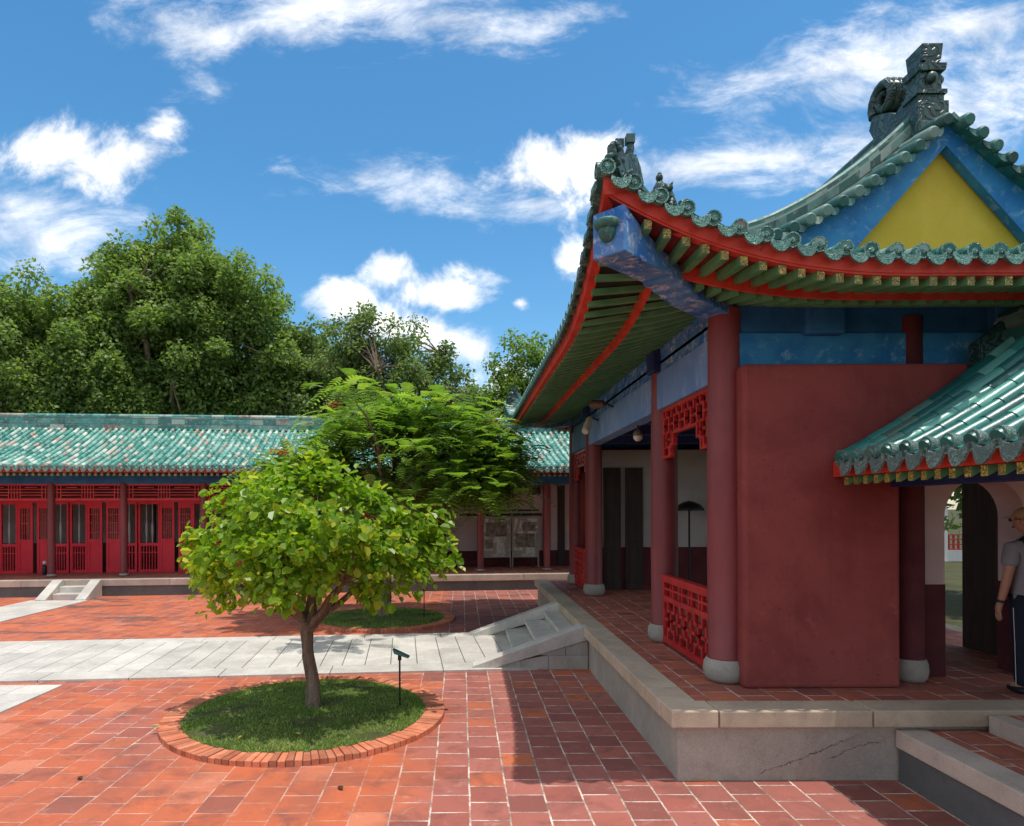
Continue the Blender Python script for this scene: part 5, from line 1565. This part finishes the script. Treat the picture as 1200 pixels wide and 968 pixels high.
# ------------------------------------------------------------------ small things
def garden_lamp(x, y, z, h, label, yaw):
    t_ = thing('garden_spotlight', label, 'garden light', (x, y, z), 0, 'spotlights on stakes in the beds')
    b = MB(); b.tube([(x, y, z - 0.05), (x, y, z + h)], 0.011, 8); b.build('stake', M['black'], t_)
    c = Vector((x, y, z + h)); f = Vector((math.cos(yaw), math.sin(yaw), 0)); s_ = Vector((-f.y, f.x, 0)); u = Vector((0, 0, 1))
    b = MB()
    pr = [(-0.08, 0.085), (0.12, -0.005), (0.11, -0.022), (-0.06, 0.03)]
    b.extrude([c + f * a + u * q - s_ * 0.05 for a, q in pr], s_ * 0.10); b.build('lamp_head', M['teal_metal'], t_, bevel=0.008)
    b = MB(); b.box(x - 0.02, x + 0.02, y - 0.02, y + 0.02, z + h - 0.05, z + h + 0.01); b.build('bracket', M['black'], t_)
garden_lamp(-0.74, 7.88, 0.07, 0.60, 'teal spotlight on a thin stake in the grass of the near bed', -0.1)
garden_lamp(-0.82, 14.4, 0.07, 0.60, 'teal spotlight on a thin stake in the far shaded bed', 0.1)

# floodlights on the blue beam, lamp hanging under it
for k, (yy, z, lab) in enumerate(((12.55, 4.02, 'cream cased floodlight pointing down from the blue beam'), (11.3, 4.08, 'brown floodlight on the blue beam beside the cream one'))):
    x = 2.55
    t_ = thing('floodlight', lab, 'floodlight', (x, yy, z), 0, 'floodlights on the side beam')
    b = MB()
    if k == 0: ax = Vector((-0.35, -0.55, -0.75)).normalized(); L_ = 0.36; rr = 0.065
    else: ax = Vector((-0.55, 0.75, 0.1)).normalized(); L_ = 0.26; rr = 0.07
    p = Vector((x - 0.12, yy, z + 0.10))
    b.tube([p, p + ax * 0.05, p + ax * L_, p + ax * (L_ + 0.03)], [rr * 0.6, rr, rr * 1.1, rr * 0.9], 14); b.build('housing', M['lamp_cream'] if k == 0 else M['bronze'], t_, smooth=False)
    b = MB(); b.tube([(x + 0.03, yy, z + 0.05), (x - 0.07, yy, z + 0.1), p + ax * 0.15], 0.018, 8); b.build('arm', M['black'], t_)
x, y, z = 2.76, 10.4, 3.54
t_ = thing('ceiling_lamp', 'small pale lamp hanging under the beams inside the gatehouse', 'lamp', (x, y, z))
b = MB(); b.lathe(x, y, [(0.015, z + 0.60), (0.015, z + 0.10), (0.05, z + 0.09), (0.075, z + 0.04), (0.08, z)], 16); b.build('fitting', M['bronze'], t_, smooth=True)
b = MB(); b.lathe(x, y, [(0.076, z), (0.068, z - 0.045), (0.035, z - 0.08), (0.01, z - 0.085)], 16); b.build('shade', M['lamp_cream'], t_, smooth=True)
# dark umbrella-shaped stand inside
x, y, z = 4.82, 14.1, PZ
t_ = thing('standing_parasol', 'black parasol on a pole inside the gatehouse in front of the white inner wall', 'parasol', (x, y, z))
b = MB(); b.tube([(x, y, z), (x, y, z + 1.82)], 0.022, 10); b.build('pole', M['black'], t_)
b = MB(); b.lathe(x, y, [(0.31, z + 1.72), (0.30, z + 1.76), (0.22, z + 1.85), (0.10, z + 1.91), (0.01, z + 1.93)], 16); b.build('canopy', M['black'], t_, smooth=True)
b = MB(); b.lathe(x, y, [(0.18, z), (0.18, z + 0.04), (0.04, z + 0.07)], 16); b.build('foot', M['black'], t_)

# fallen leaves
SPOTS = [(-3.42, 5.95, 0.004, 'curled dark leaf on the orange tiles left of the near bed'), (-1.05, 5.72, 0.004, 'flat dark leaf on the tiles just in front of the near brick edging'),
         (-3.30, 7.15, 0.078, 'pale leaf lying on the left rim of the near brick edging'), (-2.25, 6.75, 0.09, 'yellow leaf in the grass of the near bed, left of the trunk'),
         (-1.70, 6.85, 0.09, 'yellow leaf in the grass of the near bed, in front of the trunk'), (1.55, 8.4, 0.004, 'yellow leaf on the tiles beside the granite plinth')]
for (x, y, z, lab) in SPOTS:
    b = MB(); an = random.random() * 6.28; s_ = random.uniform(0.035, 0.055)
    pts = [(x + s_ * (u * math.cos(an) - 0.7 * v * math.sin(an)), y + s_ * (u * math.sin(an) + 0.7 * v * math.cos(an)), z + 0.004 + 0.012 * abs(w)) for u, v, w in
           ((-1, 0, 0.3), (-0.4, 0.6, 1.2), (0.4, 0.6, 1.4), (1, 0, 0.2), (0.4, -0.6, 1.1), (-0.4, -0.6, 1.3), (0, 0, 0.0))]
    b.add(pts, [(0, 1, 6), (1, 2, 6), (2, 3, 6), (3, 4, 6), (4, 5, 6), (5, 0, 6)], 0.9 if 'yellow' in lab or 'pale' in lab else 0.1)
    tag(b.build('fallen_leaf', M['dead_leaf']), lab, 'leaf', 'fallen leaves')

# ------------------------------------------------------------------ person
def skin_mesh(name, joints, edges, mat, parent, sub=2, root=0):
    me = bpy.data.meshes.new(name)
    org = ORG[parent.name]
    me.from_pydata([tuple(Vector(j[:3]) - org) for j in joints], edges, [])
    o = bpy.data.objects.new(name, me); COL.objects.link(o)
    o.modifiers.new('skin', 'SKIN')
    sk = me.skin_vertices[0].data
    for i, j in enumerate(joints):
        r_ = j[3]; sk[i].radius = (r_, r_) if not hasattr(r_, '__len__') else r_
        sk[i].use_root = (i == root)
    sb = o.modifiers.new('sub', 'SUBSURF'); sb.levels = sub; sb.render_levels = sub
    dep = bpy.context.evaluated_depsgraph_get(); dep.update()
    m2 = bpy.data.meshes.new_from_object(o.evaluated_get(dep))
    o.modifiers.clear(); o.data = m2; m2.name = name
    m2.materials.clear(); m2.materials.append(mat)
    m2.polygons.foreach_set('use_smooth', [True] * len(m2.polygons))
    o.parent = parent; ORG[o.name] = org
    return o
PX, PY, PB = 5.37, 6.28, PZ
man = thing('person', 'person seen from behind in khaki cap, grey shirt and dark trousers by the arched doorway', 'person', (PX, PY, PB))
def q(x, y, z, r_): return (PX + x, PY + y, PB + z, r_)
J = [q(0, 0, 0.93, (0.115, 0.09)), q(0, 0, 1.10, (0.12, 0.09)), q(0, 0.01, 1.28, (0.145, 0.105)), q(0, 0.0, 1.40, (0.10, 0.085)), q(-0.005, -0.005, 1.49, 0.055), q(-0.015, 0.02, 1.56, 0.06),
     q(-0.17, 0, 1.385, 0.062), q(-0.225, -0.01, 1.13, 0.045), q(-0.235, 0.05, 0.90, 0.034), q(-0.24, 0.075, 0.83, 0.028),      # left arm 6..9
     q(0.17, 0, 1.385, 0.062), q(0.225, 0.01, 1.13, 0.045), q(0.22, 0.08, 0.90, 0.034), q(0.22, 0.10, 0.83, 0.028),              # right arm 10..13
     q(-0.095, 0, 0.82, 0.09), q(-0.10, -0.02, 0.48, 0.062), q(-0.105, -0.03, 0.10, 0.045), q(-0.115, 0.10, 0.04, 0.04),         # left leg 14..17
     q(0.095, 0.02, 0.82, 0.09), q(0.10, 0.06, 0.48, 0.062), q(0.105, 0.10, 0.10, 0.045), q(0.12, 0.22, 0.04, 0.04)]
E = [(0, 1), (1, 2), (2, 3), (3, 4), (4, 5), (3, 6), (6, 7), (7, 8), (8, 9), (3, 10), (10, 11), (11, 12), (12, 13), (0, 14), (14, 15), (15, 16), (16, 17), (0, 18), (18, 19), (19, 20), (20, 21)]
def hand(J, E, wi, sx):
    w = J[wi]
    base = len(J)
    # palm
    px, py, pz = w[0], w[1], w[2]
    J.append((px, py + 0.012, pz - 0.045, (0.030, 0.016))); E.append((wi, base))
    for k, (dy, L_) in enumerate(((-0.026, 0.058), (-0.009, 0.074), (0.009, 0.079), (0.026, 0.070))):
        i = len(J)
        J.append((px, py + 0.012 + dy, pz - 0.075, 0.009)); J.append((px + sx * 0.006, py + 0.016 + dy, pz - 0.075 - L_ * 0.55, 0.0085)); J.append((px + sx * 0.020, py + 0.018 + dy, pz - 0.075 - L_, 0.007))
        E += [(base, i), (i, i + 1), (i + 1, i + 2)]
    i = len(J)
    J.append((px + sx * 0.012, py + 0.045, pz - 0.055, 0.010)); J.append((px + sx * 0.02, py + 0.058, pz - 0.095, 0.008)); E += [(base, i), (i, i + 1)]
hand(J, E, 9, 1); hand(J, E, 13, -1)
body = skin_mesh('body', J, E, M['skin'], man)
# head on the neck, turned a little to the left
hd_ = MB()
HC_ = Vector((PX - 0.02, PY + 0.035, PB + 1.635)); yaw = R(28)
def hp_(x, y, z): return HC_ + Vector((x * math.cos(yaw) - y * math.sin(yaw), x * math.sin(yaw) + y * math.cos(yaw), z))
vs, fs = [], []
nA, nB = 22, 16
for j in range(nB + 1):
    th = pi * j / nB; zz = math.cos(th)
    for k in range(nA):
        a = 2 * pi * k / nA; x = math.sin(th) * math.cos(a); y = math.sin(th) * math.sin(a)
        rx, ry, rz_ = 0.076, 0.096, 0.118
        if zz < 0: rx *= 1 + 0.22 * zz; ry *= 1 + 0.10 * zz
        X_, Y_, Z_ = x * rx, y * ry, zz * rz_
        if y > 0.75 and abs(x) < 0.35:      # face: nose, brow, mouth, chin
            if -0.42 < zz < 0.0: Y_ += 0.022 * (1 - abs(x) / 0.35) * (0.3 + 0.7 * (-zz / 0.42))
            if -0.85 < zz < -0.65: Y_ += 0.010
        if 0.0 < zz < 0.2 and y > 0.6 and 0.2 < abs(x) < 0.55: Y_ -= 0.010
        vs.append(hp_(X_, Y_, Z_))
for j in range(nB):
    for k in range(nA):
        k2 = (k + 1) % nA; fs.append((j * nA + k, (j + 1) * nA + k, (j + 1) * nA + k2, j * nA + k2))
hd_.add(vs, fs)
for s_ in (-1, 1):
    hd_.ball(hp_(s_ * 0.078, -0.005, -0.005), 0.03, 10, 8, 0.5, (0.45, 0.7, 1.05))
head = hd_.build('head', M['skin'], man, smooth=True)
b = MB(); 
for s_ in (-1, 1): b.ball(hp_(s_ * 0.03, 0.088, 0.015), 0.012, 10, 8)
b.build('eyes', M['white'], head, smooth=True)
b = MB(); b.box(0, 0, 0, 0, 0, 0)
b = MB()
b.tube([hp_(-0.024, 0.098, -0.062), hp_(0, 0.103, -0.06), hp_(0.024, 0.098, -0.062)], [0.004, 0.007, 0.004], 6); b.build('mouth', M['maroon_dark'], head, smooth=True)
b = MB()
for s_ in (-1, 1):
    b.ball(hp_(s_ * 0.034, 0.103, 0.013), 0.026, 10, 8, 0.5, (1, 0.35, 0.8)); b.tube([hp_(s_ * 0.06, 0.092, 0.018), hp_(s_ * 0.083, 0.0, 0.015)], 0.004, 6)
b.build('sunglasses', M['black'], man)
# hair at the nape and sides
b = MB(); vs, fs = [], []
for j in range(7):
    th = pi * (0.36 + 0.30 * j / 6)
    for k in range(13):
        a = pi + pi * 0.06 + (pi * 0.88) * k / 12
        vs.append(hp_(0.081 * math.sin(th) * math.cos(a) * 1.02, 0.100 * math.sin(th) * math.sin(a), 0.121 * math.cos(th)))
for j in range(6):
    for k in range(12): fs.append((j * 13 + k, (j + 1) * 13 + k, (j + 1) * 13 + k + 1, j * 13 + k + 1))
b.add(vs, fs); b.build('hair', M['hair'], man, smooth=True)
# cap with brim
b = MB(); vs, fs = [], []
for j in range(8):
    th = pi * 0.42 * (1 - j / 7.0)
    for k in range(24):
        a = 2 * pi * k / 24; vs.append(hp_(0.090 * math.sin(th) * math.cos(a) * 1.05, 0.110 * math.sin(th) * math.sin(a) * 1.03, 0.012 + 0.122 * math.cos(th)))
for j in range(7):
    for k in range(24):
        k2 = (k + 1) % 24; fs.append((j * 24 + k, j * 24 + k2, (j + 1) * 24 + k2, (j + 1) * 24 + k))
b.add(vs, fs)
br0 = [hp_(0.088 * math.cos(a), 0.107 * math.sin(a), 0.046) for a in np.linspace(0.15 * pi, 0.85 * pi, 9)]
br1 = [hp_(0.086 * math.cos(a), 0.105 * math.sin(a) + 0.078 * math.sin((a - 0.15 * pi) / 0.7), 0.030) for a in np.linspace(0.15 * pi, 0.85 * pi, 9)]
b.add(br0 + br1 + [p + Vector((0, 0, -0.006)) for p in br0 + br1], [(k, k + 1, 10 + k, 9 + k) for k in range(8)] + [(18 + k, 27 + k, 28 + k, 19 + k) for k in range(8)] + [(9 + k, 10 + k, 28 + k, 27 + k) for k in range(8)])
b.build('cap', M['cap'], man, smooth=True)
# shirt
JS = [q(0, 0, 0.68, (0.19, 0.15)), q(0, 0, 0.86, (0.18, 0.145)), q(0, 0, 1.06, (0.157, 0.125)), q(0, 0.01, 1.27, (0.165, 0.125)), q(0, 0.0, 1.40, (0.115, 0.10)), q(-0.003, 0, 1.455, 0.066),
      q(-0.175, 0, 1.385, 0.078), q(-0.215, -0.005, 1.19, 0.072), q(0.175, 0, 1.385, 0.078), q(0.215, 0.005, 1.19, 0.072)]
skin_mesh('shirt', JS, [(0, 1), (1, 2), (2, 3), (3, 4), (4, 5), (4, 6), (6, 7), (4, 8), (8, 9)], M['shirt'], man)
JT = [q(0, 0, 1.02, (0.148, 0.115)), q(-0.095, 0, 0.80, 0.102), q(-0.10, -0.02, 0.48, 0.083), q(-0.105, -0.03, 0.07, 0.072), q(0.095, 0.02, 0.80, 0.102), q(0.10, 0.06, 0.48, 0.083), q(0.105, 0.10, 0.07, 0.072)]
tr_ = skin_mesh('trousers', JT, [(0, 1), (1, 2), (2, 3), (0, 4), (4, 5), (5, 6)], M['trousers'], man)
b = MB(); b.tube([(PX - 0.185, PY - 0.02, PB + 0.82), (PX - 0.184, PY - 0.035, PB + 0.48), (PX - 0.178, PY - 0.04, PB + 0.1)], 0.003, 6); b.build('piping', M['stripe'], tr_)
for sx, dy in ((-0.108, 0.0), (0.11, 0.13)):
    b = MB(); b.ball((PX + sx, PY + 0.02 + dy, PB + 0.045), 0.06, 14, 8, 0.5, (0.85, 2.2, 0.72)); b.build('shoe', M['black'], man, smooth=True)
b = MB(); b.tube([(PX - 0.236, PY + 0.052, PB + 0.885), (PX - 0.238, PY + 0.056, PB + 0.862)], 0.042, 14); b.build('wristwatch', M['black'], man)
# bag with a strap over the shoulder
bag = thing('shoulder_bag', 'black bag hanging on the back of the person by a broad strap', 'bag', (PX + 0.06, PY - 0.16, PB + 1.0))
b = MB(); b.box(PX - 0.10, PX + 0.17, PY - 0.235, PY - 0.115, PB + 0.86, PB + 1.24); b.build('bag_body', M['black'], bag, bevel=0.04)
b = MB(); b.bar([(PX + 0.10, PY - 0.15, PB + 1.10), (PX + 0.0, PY - 0.150, PB + 1.28), (PX - 0.095, PY - 0.125, PB + 1.41), (PX - 0.115, PY - 0.03, PB + 1.475), (PX - 0.10, PY + 0.08, PB + 1.43), (PX - 0.06, PY + 0.14, PB + 1.3)], (0.70, 0, 0.71), 0.052, -0.004, 0.004)
b.build('strap', M['black'], bag)

# ------------------------------------------------------------------ light, sky, camera
SD = Vector((0.125, -0.11, 1.0)).normalized()
elev = math.asin(SD.z); rot = math.atan2(SD.x, SD.y)
sun = bpy.data.lights.new('sun', 'SUN'); sun.energy = 2.2; sun.angle = R(0.5); sun.color = (1.0, 0.955, 0.88)
so = bpy.data.objects.new('sun', sun); COL.objects.link(so); so.rotation_euler = SD.to_track_quat('Z', 'Y').to_euler(); so.location = (10, -6, 40)

w = bpy.data.worlds.new('World'); scene.world = w; w.use_nodes = True
t = NT(w.node_tree); nt = w.node_tree
bgd = nt.nodes['Background']
sky = t.n('ShaderNodeTexSky', sky_type='NISHITA', sun_disc=False, sun_elevation=elev, sun_rotation=rot)
sky.air_density = 1.0; sky.dust_density = 0.6; sky.ozone_density = 2.2; sky.altitude = 50
SKY_STR = 0.15
hsv = t.n('ShaderNodeHueSaturation'); t.put(hsv.inputs['Color'], sky.outputs[0]); hsv.inputs['Saturation'].default_value = 1.3; hsv.inputs['Hue'].default_value = 0.49; hsv.inputs['Value'].default_value = 0.70
dirv = t.n('ShaderNodeTexCoord').outputs['Generated']
sp = t.n('ShaderNodeSeparateXYZ'); t.put(sp.inputs[0], dirv)
yy = t.math('MAXIMUM', sp.outputs[1], 0.04)
gx = t.math('DIVIDE', sp.outputs[0], yy); gz = t.math('DIVIDE', sp.outputs[2], yy)
cbn = t.n('ShaderNodeCombineXYZ'); t.put(cbn.inputs[0], gx); t.put(cbn.inputs[1], gz)
gv = cbn.outputs[0]
def blob(u, v, ru, rv, k=1.0, ang=0.0):
    """a cloud bank by its bearing and height: slope units"""
    cx, cz = (u - 541) / 780, (597 - v) / 780
    mp = t.n('ShaderNodeMapping', vector_type='TEXTURE'); t.put(mp.inputs['Vector'], gv)
    mp.inputs['Location'].default_value = (cx, cz, 0); mp.inputs['Rotation'].default_value = (0, 0, R(ang)); mp.inputs['Scale'].default_value = (ru / 780, rv / 780, 1)
    ln = t.n('ShaderNodeVectorMath', operation='LENGTH'); t.put(ln.inputs[0], mp.outputs[0])
    return t.math('MULTIPLY', t.math('SUBTRACT', 1.0, ln.outputs['Value']), k)
def union(bl):
    r_ = bl[0]
    for x in bl[1:]: r_ = t.math('SMOOTH_MAX', r_, x, 0.25)
    return r_
nz1 = t.noise(gv, 8.0, 12, 0.62, 0.35)
mpw = t.n('ShaderNodeMapping'); t.put(mpw.inputs['Vector'], gv); mpw.inputs['Scale'].default_value = (3.6, 7.5, 1); mpw.inputs['Rotation'].default_value = (0, 0, R(-10))
nz2 = t.noise(mpw.outputs[0], 1.7, 10, 0.66, 0.35)
puffy = union([blob(60, 175, 85, 48), blob(110, 195, 70, 40), blob(165, 180, 62, 36), blob(190, 150, 40, 26, 0.8), blob(398, 354, 56, 34), blob(455, 318, 38, 26, 0.9), blob(520, 343, 72, 36), blob(475, 385, 95, 34), blob(555, 405, 70, 30, 0.8), blob(610, 448, 70, 46),
               blob(645, 205, 100, 52), blob(690, 185, 75, 40), blob(680, 306, 34, 24, 0.8), blob(611, 356, 15, 11)])
wisp = union([blob(400, 5, 260, 62), blob(245, 42, 95, 48, 0.8), blob(600, 25, 130, 42, 0.7), blob(490, 215, 150, 36, 0.7), blob(55, 280, 150, 60, 0.9), blob(15, 235, 70, 50, 0.8),
              blob(900, 185, 300, 46, 0.9, 8), blob(1030, 75, 230, 70, 1.0, 10), blob(1180, 120, 180, 90, 0.95, 12), blob(1150, 30, 170, 48, 0.8), blob(620, 240, 120, 32, 0.7), blob(250, 105, 50, 22, 0.5)])
pm_ = t.ss(t.math('MULTIPLY_ADD', t.math('SUBTRACT', nz1, 0.5), 3.2, puffy), 0.03, 0.88)
wm_ = t.ss(t.math('MULTIPLY_ADD', t.math('SUBTRACT', nz2, 0.5), 3.0, wisp), 0.02, 1.25)
wm_ = t.math('MULTIPLY', wm_, 0.82)
mask = t.math('MAXIMUM', pm_, wm_)
mask = t.math('MULTIPLY', mask, t.ss(sp.outputs[1], 0.03, 0.15))
zc_ = t.math('MAXIMUM', sp.outputs[2], 0.10)
cb2 = t.n('ShaderNodeCombineXYZ'); t.put(cb2.inputs[0], t.math('DIVIDE', sp.outputs[0], zc_)); t.put(cb2.inputs[1], t.math('DIVIDE', sp.outputs[1], zc_))
away = t.math('MAXIMUM', t.ss(sp.outputs[1], 0.05, -0.15), t.ss(gz, 0.95, 1.5))
fill_cloud = t.math('MULTIPLY', t.math('MULTIPLY', t.ss(t.noise(cb2.outputs[0], 1.1, 8, 0.6), 0.40, 0.58), away), t.ss(sp.outputs[2], 0.0, 0.12))  # unseen clouds behind and overhead, added as white fill for the shaded fronts
mask = t.math('MAXIMUM', mask, fill_cloud)
ccol = t.mix(t.ss(nz1, 0.3, 0.62), (3.6, 3.7, 3.9), (5.6, 5.55, 5.5))
t.put(bgd.inputs['Color'], t.mix(mask, hsv.outputs[0], ccol))
bgd.inputs['Strength'].default_value = SKY_STR

cam = bpy.data.cameras.new('camera'); co_ = bpy.data.objects.new('camera', cam); COL.objects.link(co_)
co_.location = (0, 0, 2.4); co_.rotation_euler = (R(90), R(0.2), 0)
cam.sensor_fit = 'HORIZONTAL'; cam.sensor_width = 36; cam.lens = 780 / 1200 * 36
cam.shift_x = (600 - 541) / 1200; cam.shift_y = (597 - 484) / 1200
cam.clip_start = 0.05; cam.clip_end = 3000
scene.camera = co_
vs_ = scene.view_settings
vs_.view_transform = 'Standard'; vs_.look = 'None'; vs_.gamma = 1.0; vs_.use_curve_mapping = False
vs_.exposure = 0.8
scene.cycles.max_bounces = 7; scene.cycles.diffuse_bounces = 4; scene.cycles.glossy_bounces = 3; scene.cycles.transmission_bounces = 3
scene.cycles.use_denoising = True
scene.cycles.use_adaptive_sampling = True
